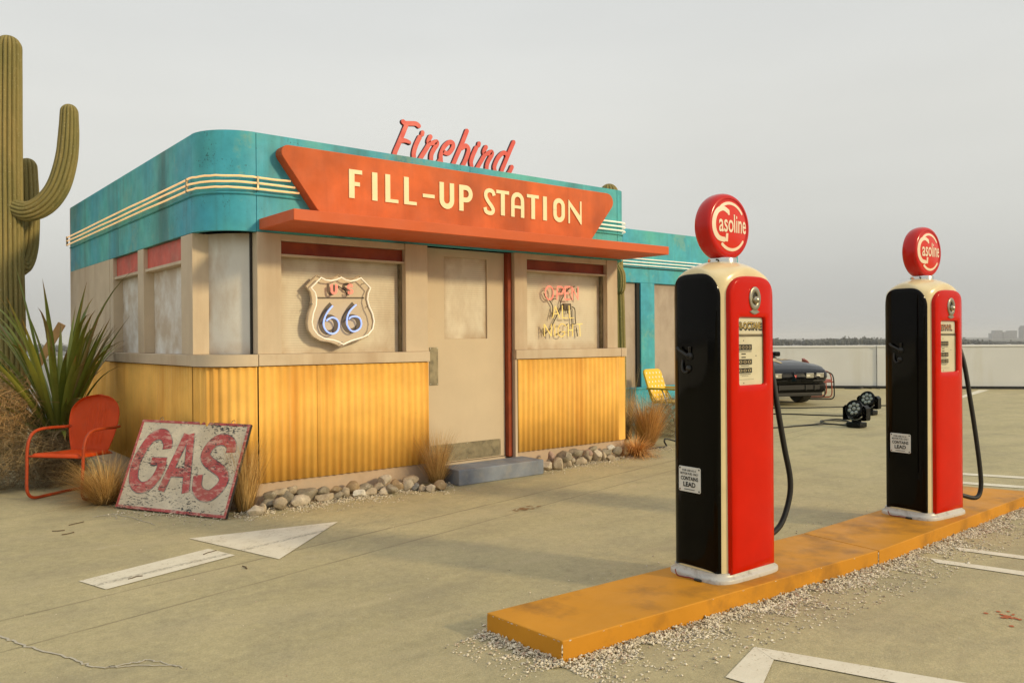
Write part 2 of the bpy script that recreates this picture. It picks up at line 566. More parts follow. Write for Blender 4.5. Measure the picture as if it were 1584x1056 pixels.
def emis(name, col, st, base=None):
    g = NT(name)
    k = g.mr(g.noise(8, 3), 0.3, 0.7, 0.8, 1.2)
    b = g.bsdf(base or col, 0.35)
    b.inputs['Emission Color'].default_value = (*col, 1)
    g.l(g.math('MULTIPLY', k, st), b.inputs['Emission Strength'])
    return g.m
M['neon_warm'] = emis('warm_white_neon', (1.0, 0.60, 0.25), 0.55, (0.80, 0.50, 0.24))
M['neon_white'] = emis('white_neon', (1.0, 0.86, 0.62), 0.42, (0.8, 0.75, 0.65))
M['neon_red'] = emis('red_neon', (1.0, 0.26, 0.17), 0.6, (0.8, 0.3, 0.25))
M['neon_blue'] = emis('blue_neon', (0.22, 0.40, 1.0), 0.85, (0.4, 0.5, 0.9))
M['neon_yellow'] = emis('yellow_neon', (1.0, 0.66, 0.12), 0.42, (0.8, 0.65, 0.25))

def ground_mat():
    g = NT('rooftop_concrete')
    obj = g.tc.outputs['Object']
    c = g.mix(g.mr(g.noise(0.45, 5, None, 0.6), 0.35, 0.65, 0, 1), (0.425, 0.368, 0.205), (0.530, 0.458, 0.258))
    c = g.mix(g.mr(g.noise(2.3, 6, None, 0.68), 0.45, 0.68, 0, 0.6), c, (0.33, 0.295, 0.19))
    c = g.mix(1.0, c, g.mr(g.noise(17, 6, None, 0.75), 0.3, 0.7, 0.82, 1.16), 'MULTIPLY')
    # long faint streaks of wear
    stv = g.mapping((0.5, 3.0, 1.0), rot=(0, 0, radians(-12)))
    c = g.mix(g.mr(g.noise(1.3, 5, stv, 0.6, 0.4), 0.48, 0.72, 0, 0.6), c, (0.52, 0.44, 0.265))
    c = g.mix(g.mr(g.noise(0.8, 5, g.mapping((1, 2.2, 1), loc=(2, 6, 0)), 0.65), 0.52, 0.68, 0, 0.45), c, (0.30, 0.262, 0.165))
    c = g.mix(g.mr(g.noise(95, 4, None, 0.7), 0.42, 0.68, 0, 0.5), c, (0.27, 0.235, 0.145))
    c = g.mix(g.mr(g.noise(70, 4, g.mapping((1, 1, 1), loc=(3, 8, 0)), 0.7), 0.56, 0.70, 0, 0.4), c, (0.62, 0.55, 0.39))
    # pale scuffs
    c = g.mix(g.mr(g.noise(3.1, 7, g.mapping((1, 1.6, 1), loc=(4, 2, 0)), 0.7), 0.64, 0.74, 0, 0.5), c, (0.62, 0.56, 0.42))
    # dark specks and pale grit
    vo = g.n('ShaderNodeTexVoronoi'); vo.inputs['Scale'].default_value = 26; g.l(obj, vo.inputs['Vector'])
    spk = g.math('MULTIPLY', g.mr(vo.outputs['Distance'], 0.06, 0.10, 1, 0), g.mr(g.noise(1.1, 3), 0.55, 0.68, 0, 0.6))
    c = g.mix(spk, c, (0.1, 0.085, 0.06))
    vo2 = g.n('ShaderNodeTexVoronoi'); vo2.inputs['Scale'].default_value = 17; g.l(g.mapping((1, 1, 1), loc=(7, 3, 0)), vo2.inputs['Vector'])
    spk2 = g.math('MULTIPLY', g.mr(vo2.outputs['Distance'], 0.05, 0.08, 1, 0), g.mr(g.noise(0.9, 3, g.mapping((1, 1, 1), loc=(1, 9, 0))), 0.52, 0.62, 0, 0.8))
    c = g.mix(spk2, c, (0.55, 0.5, 0.4))
    # saw-cut joints across the deck
    sep = g.n('ShaderNodeSeparateXYZ'); g.l(obj, sep.inputs[0])
    wob = g.math('MULTIPLY', g.math('SUBTRACT', g.noise(1.5, 3), 0.5), 0.03)
    for (nx, ny, cc, wd, am) in ((-0.181, 0.9835, -1.435, 0.016, 0.75), (-0.203, 0.979, -1.845, 0.014, 0.65), (-0.181, 0.9835, 3.2, 0.02, 0.4), (-0.181, 0.9835, 1.2, 0.03, 0.25), (0.98, 0.2, 9.6, 0.02, 0.35)):
        dd = g.math('ADD', g.math('MULTIPLY', sep.outputs[0], nx), g.math('MULTIPLY', sep.outputs[1], ny))
        dd = g.math('ABSOLUTE', g.math('ADD', g.math('SUBTRACT', dd, cc), wob))
        f = g.math('MULTIPLY', g.mr(dd, 0, wd, am, 0), g.mr(g.noise(3, 4), 0.3, 0.6, 0.3, 1.0))
        c = g.mix(f, c, (0.15, 0.125, 0.075))
    # trowel swirls as relief
    w = g.n('ShaderNodeTexWave', wave_type='RINGS', rings_direction='Z')
    w.inputs['Scale'].default_value = 5; w.inputs['Distortion'].default_value = 22; w.inputs['Detail'].default_value = 3; w.inputs['Detail Scale'].default_value = 0.5
    g.l(g.mapping((1, 1, 1), loc=(-2, 5, 0)), w.inputs['Vector'])
    h = g.math('ADD', g.math('MULTIPLY', g.math('MULTIPLY', w.outputs[1], g.mr(g.noise(0.5, 2), 0.5, 0.65, 0, 1)), 0.35), g.math('ADD', g.noise(60, 5, None, 0.7), g.math('MULTIPLY', g.noise(220, 2), 0.5)))
    g.bsdf(c, 0.85, 0, h, 0.7, 0.008, spec=0.2)
    return g.m
M['ground'] = ground_mat()

def road_paint():
    g = NT('worn_white_road_paint')
    c = g.mix(g.mr(g.noise(7, 6, None, 0.65), 0.4, 0.7, 0, 0.6), (0.72, 0.67, 0.53), (0.58, 0.52, 0.39))
    n = g.math('ADD', g.noise(38, 5, g.mapping((1, 1.8, 1)), 0.75), g.math('MULTIPLY', g.noise(3.5, 3), 0.28))
    c = g.mix(g.mr(n, 0.72, 0.79, 0, 0.8), c, (0.36, 0.30, 0.18))
    sep = g.n('ShaderNodeSeparateXYZ'); g.l(g.tc.outputs['Object'], sep.inputs[0])
    dd = g.math('ADD', g.math('MULTIPLY', sep.outputs[0], -0.226), g.math('MULTIPLY', sep.outputs[1], 0.974))
    dd = g.math('ABSOLUTE', g.math('ADD', g.math('SUBTRACT', dd, -1.122), g.math('MULTIPLY', g.math('SUBTRACT', g.noise(3, 4), 0.5), 0.05)))
    f = g.math('MULTIPLY', g.mr(dd, 0, 0.035, 0.75, 0), g.mr(g.noise(60, 4), 0.42, 0.58, 0.15, 1.0))
    c = g.mix(f, c, (0.17, 0.15, 0.11))
    g.bsdf(c, 0.75, 0, g.noise(90, 4), 0.3, 0.004, spec=0.3)
    return g.m
M['road_paint'] = road_paint()

# ------------------------------------------------------------------ the setting
WALL_A = Vector((14.916, 8.6)); WALL_D = Vector((0.638, -0.770))
g_ = MB()
c1 = WALL_A; c2 = WALL_A + WALL_D * 60
g_.add([(c1.x, c1.y, 0), (c2.x, c2.y, 0), (-30, -45, 0), (-45, 8.6, 0)], [(0, 1, 2, 3)])
struct(g_.obj('ground', M['ground'], fixn=False))
g_ = MB()
R = 16000
g_.add([(R*cos(a), R*sin(a), -15) for a in [2*pi*k/64 for k in range(64)]], [tuple(range(64))])
struct(g_.obj('terrain', mat('far_terrain', (0.10, 0.10, 0.085), 0.9, var=0.3, vscale=0.01, bump=0), fixn=False))

# painted markings
def marking(name, poly, z=0.004):
    mb = MB(); mb.add([(p[0], p[1], z) for p in poly], [tuple(range(len(poly)))])
    return struct(mb.obj(name, M['road_paint'], fixn=False))
marking('painted_arrow_shaft', [(-1.616, -1.36), (-1.535, -1.637), (-0.719, -1.395), (-0.796, -1.114)])
marking('painted_arrow_head', [(-0.80, -0.74), (-0.543, -1.669), (0.235, -0.949)])
marking('painted_bay_line', [(0.462, -4.447), (0.06, -4.60), (0.12, -4.72), (0.19, -4.644), (0.418, -4.573), (2.1, -7.3), (2.25, -7.3)][0:0] or [(0.462, -4.447), (0.094, -4.561), (0.145, -4.70), (0.40, -4.585)])
marking('painted_bay_line', [(0.462, -4.447), (0.402, -4.583), (0.66, -5.3), (0.80, -5.28)], 0.0045)
marking('painted_bay_line', [(0.094, -4.561), (0.145, -4.70), (0.30, -5.3), (0.20, -5.3)], 0.0047)
marking('painted_bay_line', [(2.53, -4.30), (2.46, -4.37), (2.68, -5.4), (2.80, -5.4)])
marking('painted_bay_line', [(2.93, -4.29), (2.86, -4.34), (3.10, -5.4), (3.22, -5.4)])
marking('painted_bay_line', [(5.80, -2.95), (5.94, -2.93), (6.75, -4.8), (6.60, -4.8)])
marking('painted_bay_line', [(5.22, -2.95), (5.36, -2.93), (6.05, -4.8), (5.90, -4.8)])
marking('painted_bay_line', [(16.2, 1.15), (16.55, 1.10), (19.9, 1.80), (19.8, 2.0)])

def crack(name, pts, w):
    mb = MB(); rnd = random.Random(3)
    P = spline([Vector((p[0], p[1])) for p in pts], 9)
    P = [q + Vector((rnd.uniform(-.01, .01), rnd.uniform(-.01, .01))) for q in P]
    mb.ribbon([tuple(q) for q in P], [w, w * 0.5], lambda u, v, d: Vector((u, v, d)), 0.003, 0.0045, False, False)
    return struct(mb.obj(name, crack_m, fixn=False))
crack_m = plain('pale_crack_filler', (0.45, 0.41, 0.32), 0.9)
crack('concrete_crack', [(-2.25, -1.75), (-2.095, -2.102), (-2.032, -2.293), (-1.915, -2.58), (-1.832, -2.788), (-1.723, -2.863), (-1.566, -2.997)], 0.012)
crack('concrete_crack', [(-1.8, -2.82), (-1.70, -2.84), (-1.633, -2.866), (-1.562, -3.03)], 0.008)
crack('concrete_crack', [(-1.145, 0.469), (-0.998, 0.497), (-0.96, 0.36), (-0.932, 0.282), (-0.88, 0.02), (-0.857, -0.138)], 0.010)
crack('concrete_crack', [(-1.07, 0.48), (-1.01, 0.38), (-1.03, 0.27)], 0.007)

# rusty smear and pale chalk scuffs on the deck behind the near pump
mb = MB(); rnd = random.Random(15)
for k in range(26):
    c = Vector((1.62 + rnd.gauss(0, .07), -1.52 + rnd.gauss(0, .03), 0.003 + k*0.00003)); s_ = rnd.uniform(.006, .022); n = 7
    mb.add([c + Vector((s_*1.7*cos(2*pi*i/n)*rnd.uniform(.6, 1.2), s_*.6*sin(2*pi*i/n)*rnd.uniform(.6, 1.2), 0)) for i in range(n)], [tuple(range(n))])
struct(mb.obj('rust_smear', plain('rust_smear', (0.26, 0.14, 0.055), 0.9), fixn=False))
# spilled orange paint
mb = MB(); rnd = random.Random(5)
for k in range(34):
    a = rnd.uniform(0, 2*pi); r = abs(rnd.gauss(0, .05)); s_ = rnd.uniform(.004, .014)
    c = Vector((1.731 + r*cos(a)*1.3, -5.012 + r*sin(a), 0.003 + k*0.00003))
    n = 7
    mb.add([c + Vector((s_*cos(2*pi*i/n)*rnd.uniform(.6, 1.2), s_*sin(2*pi*i/n)*rnd.uniform(.6, 1.2), 0)) for i in range(n)], [tuple(range(n))])
o = mb.obj('orange_paint_spill', plain('spilled_orange_paint', (0.42, 0.11, 0.035), 0.8), fixn=False); struct(o)

# parapet walls
M['parapet'] = mat('parapet_white_paint', (0.70, 0.70, 0.67), 0.8, var=0.05, vscale=0.8, dirt=(0.56, 0.53, 0.42), damt=0.6, dscale=1.6, dlo=0.52, dhi=0.75, streak=True, bump=0.15, bscale=30)
M['parapet_cap'] = mat('parapet_cap_paint', (0.80, 0.79, 0.75), 0.7, var=0.04)
def parapet(name, label, p0, d, joints, hgt=1.15, th=0.25, step=None):
    t = thing(name, label, 'wall', (p0.x, p0.y, 0), atan2(d.y, d.x))
    for i in range(len(joints) - 1):
        a, b = joints[i], joints[i+1]
        off = 0.0 if (i % 2 == 0) else 0.03
        MB().box(a + .004, b - .004, -off, th, 0.0, hgt - .05).obj('wall_panel', M['parapet'], t, bevel=0.008)
        MB().box(a + .001, b - .001, -off - .02, th + .02, hgt - .048, hgt).obj('wall_cap', M['parapet_cap'], t, bevel=0.006)
        MB().box(a + .004, b - .004, -off - .05, -off - .002, 0.002, .07).obj('base_strip', M['rubber'], t)
    return t
# front face of the far wall looks back at the forecourt (local -y)
parapet('parapet_wall', 'long white parapet wall behind the parked black car and the far pump', WALL_A, WALL_D,
        [0.0, 5.85, 9.8, 16.0, 22.0, 28.0, 34.0, 40.0], 1.15)
parapet('parapet_wall', 'white parapet wall glimpsed through the spiky plant beside the tall cactus', Vector((-40, 8.6)), Vector((1, 0)),
        [0.0, 7, 14, 21, 28, 35, 42, 49, 54.6], 1.15)

# far tree belt and towers on the plain
far_leaf = mat('far_foliage', (0.05, 0.055, 0.042), 0.9, var=0.3, vscale=0.05, bump=0)
mb = MB(); rnd = random.Random(11)
ico = bmesh.new(); bmesh.ops.create_icosphere(ico, subdivisions=1, radius=1.0)
IV = [v.co.copy() for v in ico.verts]; IFc = [tuple(v.index for v in f.verts) for f in ico.faces]; ico.free()
def blob(mb, c, rx, ry, rz, rnd, jag=0.25):
    mb.add([(c[0] + v.x*rx*rnd.uniform(1-jag, 1+jag), c[1] + v.y*ry*rnd.uniform(1-jag, 1+jag), c[2] + v.z*rz*rnd.uniform(1-jag, 1+jag)) for v in IV], IFc)
base_dir = atan2(_f.y, _f.x)
def far_pos(px, d):
    q = _f + _r * ((px - 792) / 1260.0); q.z = 0
    q = q / (q.dot(Vector((_f.x, _f.y, 0))))
    return Vector((-2.64, -6.56, 0)) + q * d
for k in range(1900):
    px = rnd.uniform(-150, 1750)
    d = rnd.uniform(1500, 2100)
    P = far_pos(px, d)
    # belt is taller in the middle right, thins out towards the towers
    hgt = 9.5 + 2.5*sin(px*0.011) + 2*sin(px*0.043 + 1) + rnd.gauss(0, 1.2)
    if px > 1500: hgt *= max(0.35, 1 - (px-1500)/90)
    hgt = max(3, hgt)
    if rnd.random() < 0.07:
        mb.tube([(P.x, P.y, -15), (P.x, P.y, -15 + hgt + 3)], 0.35, 5)
        blob(mb, (P.x, P.y, -15 + hgt + 3), 2.2, 2.2, 1.2, rnd, .45)
    else:
        w = rnd.uniform(3, 7)
        blob(mb, (P.x, P.y, -15 + hgt*0.5), w, w, hgt*0.55, rnd, .3)
        blob(mb, (P.x + rnd.uniform(-3, 3), P.y + rnd.uniform(-3, 3), -15 + hgt*0.75), w*.55, w*.55, hgt*0.3, rnd, .35)
o = mb.obj('distant_trees', far_leaf, fixn=False); o['kind'] = 'stuff'
tower_m = mat('tower_cladding', (0.22, 0.22, 0.24), 0.6, var=0.1, vscale=0.02, bump=0)
glass_m = plain('tower_glass', (0.09, 0.10, 0.12), 0.2)
def tower(label, px, d, blocks):
    P = far_pos(px, d)
    t = thing('office_tower', label, 'tower', (P.x, P.y, -15), atan2(_r.y, _r.x))
    for (x0, x1, dep, h) in blocks:
        b = MB().box(x0, x1, 0, dep, 0, h).obj('tower_block', tower_m, t)
        n = int(h / 7)
        for k in range(n):
            MB().box(x0 + 1, x1 - 1, -.6, -.05, 4 + k*7, 7.5 + k*7).obj('window_band', glass_m, b)
tower('hazy grey office tower with a lower wing on its left, on the skyline', 1543, 5000, [(-32, -14, 40, 35), (-13.9, 32, 40, 52)])
tower('broad hazy office block with a stepped left shoulder, on the skyline', 1564, 5000, [(-42, -8, 40, 42), (-7.9, 38, 40, 50)])
tower('tallest hazy office tower cut by the right edge of the view', 1591, 5000, [(-36, -29, 40, 70), (-28.9, 30, 40, 80)])

# ------------------------------------------------------------------ the station
Z_SILL0, Z_SILL1, Z_BAND, Z_TOP, Z_CORR = 1.167, 1.263, 2.283, 3.104, 0.193
RL, RR = 0.3965, 0.20                     # corner radii
st = thing('gas_station', 'teal, tan and yellow roadside station with rounded corner and red door canopy', 'gas station', (0, 0, 0))

def arcwall(cx, cy, r, a0, a1, z0, z1, t, n=20):
    mb = MB()
    vs = []
    for k in range(n + 1):
        a = a0 + (a1 - a0) * k / n
        for (rr, z) in ((r, z0), (r, z1), (r - t, z1), (r - t, z0)):
            vs.append((cx + rr*cos(a), cy + rr*sin(a), z))
    fs = []
    for k in range(n):
        for q in range(4):
            fs.append((k*4+q, k*4+(q+1) % 4, (k+1)*4+(q+1) % 4, (k+1)*4+q))
    fs += [(0, 1, 2, 3), (n*4+3, n*4+2, n*4+1, n*4)]
    return mb.add(vs, fs)
AL0, AL1 = 1.5*pi, pi                      # left corner, front seam to side wall
AR0, AR1 = 1.5*pi, 2*pi

# dark core, roof deck and back so that no light leaks through
MB().box(-.20, 4.30, .66, 5.05, 0.0, 2.98).box(.16, 4.30, .25, .659, 0.0, 2.98).obj('wall_core', M['shadow_gap'], st)
MB().box(-.26, 4.46, .22, 5.12, 2.985, 3.02).obj('roof', M['roof'], st)
MB().box(-.39, 4.52, 5.13, 5.188, 0.0, 3.10).obj('back_wall', M['tan'], st)
MB().box(4.46, 4.525, .22, 5.125, 0.0, 3.10).obj('side_wall', M['teal'], st)

# teal fascia
MB().box(.002, 2.2, 0, .06, Z_BAND, Z_TOP).obj('fascia_panel', M['teal'], st, bevel=.003)
MB().box(2.203, 4.322, 0, .06, Z_BAND, Z_TOP).obj('fascia_panel', M['teal'], st, bevel=.003)
arcwall(0, RL, RL, AL0 - .006, AL1 + .004, Z_BAND, Z_TOP, .05, 28).obj('fascia_corner', M['teal'], st, smooth=40)
arcwall(4.325, RR, RR, AR0 + .015, AR1, Z_BAND, Z_TOP, .05, 20).obj('fascia_corner', M['teal'], st, smooth=40)
MB().box(-RL, -RL + .06, RL + .003, 2.745, Z_BAND, Z_TOP).obj('fascia_panel', M['teal'], st, bevel=.003)
MB().box(-RL, -RL + .06, 2.748, 5.125, Z_BAND, Z_TOP).obj('fascia_panel', M['teal'], st, bevel=.003)

def around(off, x_front, y_back):
    """path hugging the fascia from the front, round the left corner, along the side"""
    P = [(x_front, -off)]
    x = x_front
    P += [(x_front * .5, -off), (0.02, -off)]
    for k in range(15):
        a = AL0 + (AL1 - AL0) * k / 14
        P.append(((RL + off) * cos(a), RL + (RL + off) * sin(a)))
    for k in range(1, 9): P.append((-RL - off, RL + (y_back - RL) * k / 8))
    return P
for z, xf in ((2.7238, .285), (2.6764, .325), (2.629, .362)):
    rnd = random.Random(int(z * 1000))
    MB().tube([(x, y, z + rnd.uniform(-.003, .003)) for x, y in around(.035, xf, 5.19)], .0085, 8).obj('neon_tube', M['neon_warm'], st, smooth=60)
    P = [(4.0 - (2.7238 - z) * .7, -.035), (4.2, -.035), (4.325, -.035)]
    for k in range(1, 9):
        a = AR0 + (AR1 - AR0) * k / 8
        P.append((4.325 + (RR + .035) * cos(a), RR + (RR + .035) * sin(a)))
    MB().tube([(x, y, z) for x, y in P], .0085, 8).obj('neon_tube', M['neon_white'], st, smooth=60)
    for (x, y) in ((-.0, -.0), (-RL, 1.2), (-RL, 2.4), (-RL, 3.6), (-RL, 4.9)):
        pass
mb = MB()
P = around(.008, .39, 5.12)
mb.tube([(x, y, 2.588) for x, y in P], .009, 4).obj('fascia_trim', M['teal'], st)
MB().tube([(3.9, -.008, 2.588), (4.325, -.008, 2.588)] + [(4.325 + (RR + .008)*cos(AR0 + k*pi/16), RR + (RR + .008)*sin(AR0 + k*pi/16), 2.588) for k in range(1, 8)], .009, 4).obj('fascia_trim', M['teal'], st)
for (x, y) in ((-RL - .035, RL + .01), (-RL - .035, 5.15), (-.002, -.033)):
    MB().box(x - .010, x + .010, y - .012, y + .012, 2.615, 2.735).obj('neon_bracket', M['brass'], st, bevel=.003)

# canopy
cn = MB().box(.02, 4.43, -.68, -.002, 2.298, 2.388).obj('canopy', M['canopy'], st, bevel=.006)

# plinth
MB().box(0, 1.69, .012, .10, 0, Z_CORR - .003).obj('plinth', M['plinth'], st, bevel=.004)
MB().box(2.80, 4.36, .012, .10, 0, Z_CORR - .003).obj('plinth', M['plinth'], st, bevel=.004)
arcwall(0, RL, RL - .012, AL0, AL1, 0, Z_CORR - .003, .06, 14).obj('plinth', M['plinth'], st)
arcwall(4.36, RR, RR - .012, AR0, AR1, 0, Z_CORR - .003, .06, 14).obj('plinth', M['plinth'], st)
MB().box(-RL + .012, -RL + .08, RL, 5.12, 0, Z_CORR - .003).obj('plinth', M['plinth'], st)

# yellow corrugated sheets
def corr(fn, s0, s1, name='corrugated_sheet', pitch=.0705, amp=.0068, z0=Z_CORR, z1=Z_SILL0 - .006):
    n = max(8, int((s1 - s0) / pitch * 8))
    mb = MB(); vs = []
    for i in range(n + 1):
        s = s0 + (s1 - s0) * i / n
        (x, y), (nx, ny) = fn(s)
        o = amp * cos(2 * pi * s / pitch)
        for z in (z0, z1):
            vs.append((x + nx*o, y + ny*o, z))
    mb.add(vs, [(2*i, 2*i+2, 2*i+3, 2*i+1) for i in range(n)])
    o = mb.obj(name, M['yellow'], st, smooth=180, fixn=False)
    sd = o.modifiers.new('Solidify', 'SOLIDIFY'); sd.thickness = .0025; sd.offset = 0
    return o
front = lambda off: (lambda s: ((s, off), (0, -1)))
for a, b in ((.004, .535), (.53, 1.135), (1.13, 1.683)):
    corr(front(-.004 - (.003 if a > .5 and a < 1 else 0)), a, b)
for a, b in ((2.80, 3.55), (3.545, 4.318)):
    corr(front(-.004 - (.003 if a > 3 else 0)), a, b)
def cornerL(s):
    a = AL0 + (AL1 - AL0) * s / (RL * pi / 2)
    return ((RL * .0 + (RL) * cos(a), RL + RL * sin(a)), (cos(a), sin(a)))
corr(cornerL, .006, RL * pi / 2 - .002)
sideL = lambda s: ((-RL - .001, RL + s), (-1, 0))
for a, b in ((.002, 1.0), (.995, 2.05), (2.045, 3.1), (3.095, 4.1), (4.095, 4.78)):
    corr(sideL, a, b)
arcwall(4.36, RR, RR, AR0, AR1, Z_CORR, Z_SILL0 - .004, .01, 12).obj('corner_trim', M['yellow'], st, smooth=40)
MB().box(4.322, 4.359, -.006, .03, Z_CORR, Z_SILL0 - .004).obj('corner_trim', M['yellow'], st, bevel=.003)
MB().box(.0, 1.69, .02, .10, Z_CORR, Z_SILL0).obj('backing_board', M['shadow_gap'], st)
MB().box(2.80, 4.36, .02, .10, Z_CORR, Z_SILL0).obj('backing_board', M['shadow_gap'], st)

MB().box(2.767, 2.799, .0, .20, 0.0, Z_SILL0 - .001).obj('return_panel', M['tan'], st, bevel=.003)
# sills
MB().box(.003, 1.695, -.022, .13, Z_SILL0, Z_SILL1).obj('window_sill', M['tan'], st, bevel=.005)
MB().box(2.768, 4.357, -.022, .13, Z_SILL0, Z_SILL1).obj('window_sill', M['tan'], st, bevel=.005)
arcwall(0, RL, RL + .022, AL0 - .01, AL1 + .006, Z_SILL0, Z_SILL1, .16, 20).obj('window_sill', M['tan'], st, smooth=40)
arcwall(4.36, RR, RR + .022, AR0 + .01, AR1, Z_SILL0, Z_SILL1, .1, 14).obj('window_sill', M['tan'], st, smooth=40)
MB().box(-RL - .022, -.25, RL + .004, 3.136, Z_SILL0, Z_SILL1).obj('window_sill', M['tan'], st, bevel=.005)

# pillars between the openings
for (x0, x1) in ((.003, .214), (1.44, 1.688), (2.768, 2.94), (4.15, 4.322)):
    MB().box(x0, x1, .001, .20, Z_SILL1 + .001, Z_BAND - .002).obj('pillar', M['tan'], st, bevel=.004)
for (y0, y1) in ((RL + .004, .695), (1.838, 2.041), (3.0, 3.137)):
    MB().box(-RL + .001, -.22, y0, y1, Z_SILL1 + .001, Z_BAND - .002).obj('pillar', M['tan'], st, bevel=.004)
MB().box(-RL - .004, -.22, 3.14, 5.125, Z_SILL0, Z_BAND - .002).obj('wall_panel', M['tan'], st, bevel=.004)

# windows: frosted pane, red head board, ledge
def win_front(x0, x1, rd=.12):
    p = MB().box(x0 + .001, x1 - .001, rd, rd + .02, Z_SILL1 + .001, 2.10).obj('window', M['pane'], st)
    MB().box(x0 + .001, x1 - .001, .055, rd + .02, 2.113, 2.222).obj('head_board', M['trim_red'], p, bevel=.003)
    MB().box(x0 + .001, x1 - .001, .02, rd + .02, 2.094, 2.1125).obj('ledge', M['tan'], p, bevel=.003)
    MB().box(x0 + .001, x1 - .001, .012, rd + .02, 2.223, Z_BAND - .002).obj('header', M['tan'], p, bevel=.003)
    MB().box(x1 - .016, x1 - .002, rd - .05, rd - .001, Z_SILL1 + .002, 2.092).obj('side_bead', M['brass'], p)
    return p
win_front(.214, 1.44)
win_front(2.94, 4.15)
def win_side(y0, y1, rd=.10):
    x = -RL + rd
    p = MB().box(x, x + .02, y0 + .001, y1 - .001, Z_SILL1 + .001, 2.05).obj('window', M['pane_side'], st)
    MB().box(x - .06, x + .02, y0 + .001, y1 - .001, 2.082, 2.282).obj('head_board', side_red, p, bevel=.003)
    MB().box(x - .085, x + .02, y0 + .001, y1 - .001, 2.052, 2.081).obj('ledge', M['tan'], p, bevel=.003)
    return p
side_red = mat('faded_red_paint', (0.55, 0.10, 0.07), 0.6, var=0.2, vscale=5, dirt=(0.4, 0.2, 0.15), damt=.5, dscale=4)
win_side(.695, 1.838)
win_side(2.041, 3.0)
mb = MB()
p0_, p1_ = Vector((-.262, .405, 0)), Vector((-.004, .125, 0)); nn_ = Vector((-.735, -.678, 0))
def bow(t, o): return p0_ + (p1_ - p0_)*t + nn_*(.028*(1 - (2*t - 1)**2) + o)
vs = []
for k in range(13):
    for (o, z) in ((0, Z_SILL1 + .001), (0, Z_BAND - .003), (-.02, Z_BAND - .003), (-.02, Z_SILL1 + .001)):
        q = bow(k/12, o); vs.append((q.x, q.y, z))
mb.add(vs, [(k*4+q, k*4+(q+1) % 4, (k+1)*4+(q+1) % 4, (k+1)*4+q) for k in range(12) for q in range(4)] + [(0, 1, 2, 3), (51, 50, 49, 48)])
w = mb.obj('window', M['pane_corner'], st, smooth=40, label='gently bowed frosted window at the rounded corner')
w = arcwall(4.325, RR, RR - .06, AR0, AR1, Z_SILL1 + .001, Z_BAND - .003, .02, 12).obj('window', M['pane'], st, smooth=40, label='narrow curved window at the far corner')
MB().box(-.012, .002, .10, .14, Z_SILL1 + .002, Z_BAND - .003).obj('window_bead', M['shadow_gap'], st)

# door
mb = MB()
mb.plate([(1.703, .158), (2.708, .158), (2.708, 2.275), (1.703, 2.275)], [[(1.945, 1.385), (2.48, 1.385), (2.48, 2.195), (1.945, 2.195)]], frontY(.10), -.045, 0)
dr = mb.obj('door', M['door'], st, bevel=.003)
MB().box(1.946, 2.479, .118, .14, 1.386, 2.194).obj('window', M['pane'], dr)
MB().plate(rrect(1.765, 1.864, .93, 1.30, .006), [], frontY(.0995), 0, .004, bev=.0015).obj('push_plate', M['brass'], dr)
MB().plate(rrect(1.775, 2.642, .171, .340, .006), [], frontY(.0995), 0, .004, bev=.0015).obj('kick_plate', M['brass'], dr)
for (x, z) in ((1.775, .94), (1.854, .94), (1.775, 1.29), (1.854, 1.29), (1.79, .182), (2.63, .182), (1.79, .33), (2.63, .33), (2.21, .182), (2.21, .33)):
    MB().lathe([(.004, 0), (.004, .002), (.0, .003)], 8, Matrix.Translation((x, .095, z)) @ Matrix.Rotation(pi/2, 4, 'X')).obj('screw', M['steel'], dr)
MB().box(2.712, 2.766, .045, .16, .150, 2.278).obj('door_jamb', M['trim_red'], st, bevel=.006)
MB().box(1.690, 1.7005, .06, .16, .150, 2.278).obj('door_jamb', M['trim_red'], st)
MB().box(1.70, 2.71, .09, .2, .02, .152).obj('door_threshold', M['tan'], st)
MB().box(1.70, 2.71, .175, .24, .16, 2.28).obj('door_backing', M['shadow_gap'], st)

# step
tag(MB().box(1.80, 2.86, -.335, .005, 0.001, .148).obj('concrete_step', M['step'], bevel=.008), 'blue-grey painted concrete step below the tan station door', 'step')

# fill-up station sign board
def fillet(poly, rad, n=6):
    out = []
    N = len(poly)
    for i in range(N):
        a, b, c = Vector(poly[i-1]), Vector(poly[i]), Vector(poly[(i+1) % N])
        r = rad[i]
        u = (a - b).normalized(); v = (c - b).normalized()
        ang = u.angle(v); t = r / math.tan(ang / 2)
        cen = b + (u + v).normalized() * (r / sin(ang / 2))
        s0 = b + u * t - cen; s1 = b + v * t - cen
        a0 = atan2(s0.y, s0.x); a1 = atan2(s1.y, s1.x)
        d = (a1 - a0 + pi) % (2*pi) - pi
        for k in range(n + 1):
            q = a0 + d * k / n
            out.append((cen.x + r*cos(q), cen.y + r*sin(q)))
    return out
sg = thing('sign_board', 'long slant-ended orange-red sign board with cream letters FILL-UP STATION above the canopy', 'sign', (0, 0, 0))
MB().plate(fillet([(.115, 3.004), (.52, 2.462), (3.765, 2.462), (4.235, 3.012)], [.06, .12, .12, .09]), [], frontY(0), .002, .12, bev=.006).obj('board', M['sign_red'], sg)
fy = frontY(0)
def arc(cx, cy, r, a0, a1, n=8, ry=None):
    return [(cx + r*cos(radians(a0 + (a1-a0)*k/n)), cy + (ry or r)*sin(radians(a0 + (a1-a0)*k/n))) for k in range(n + 1)]
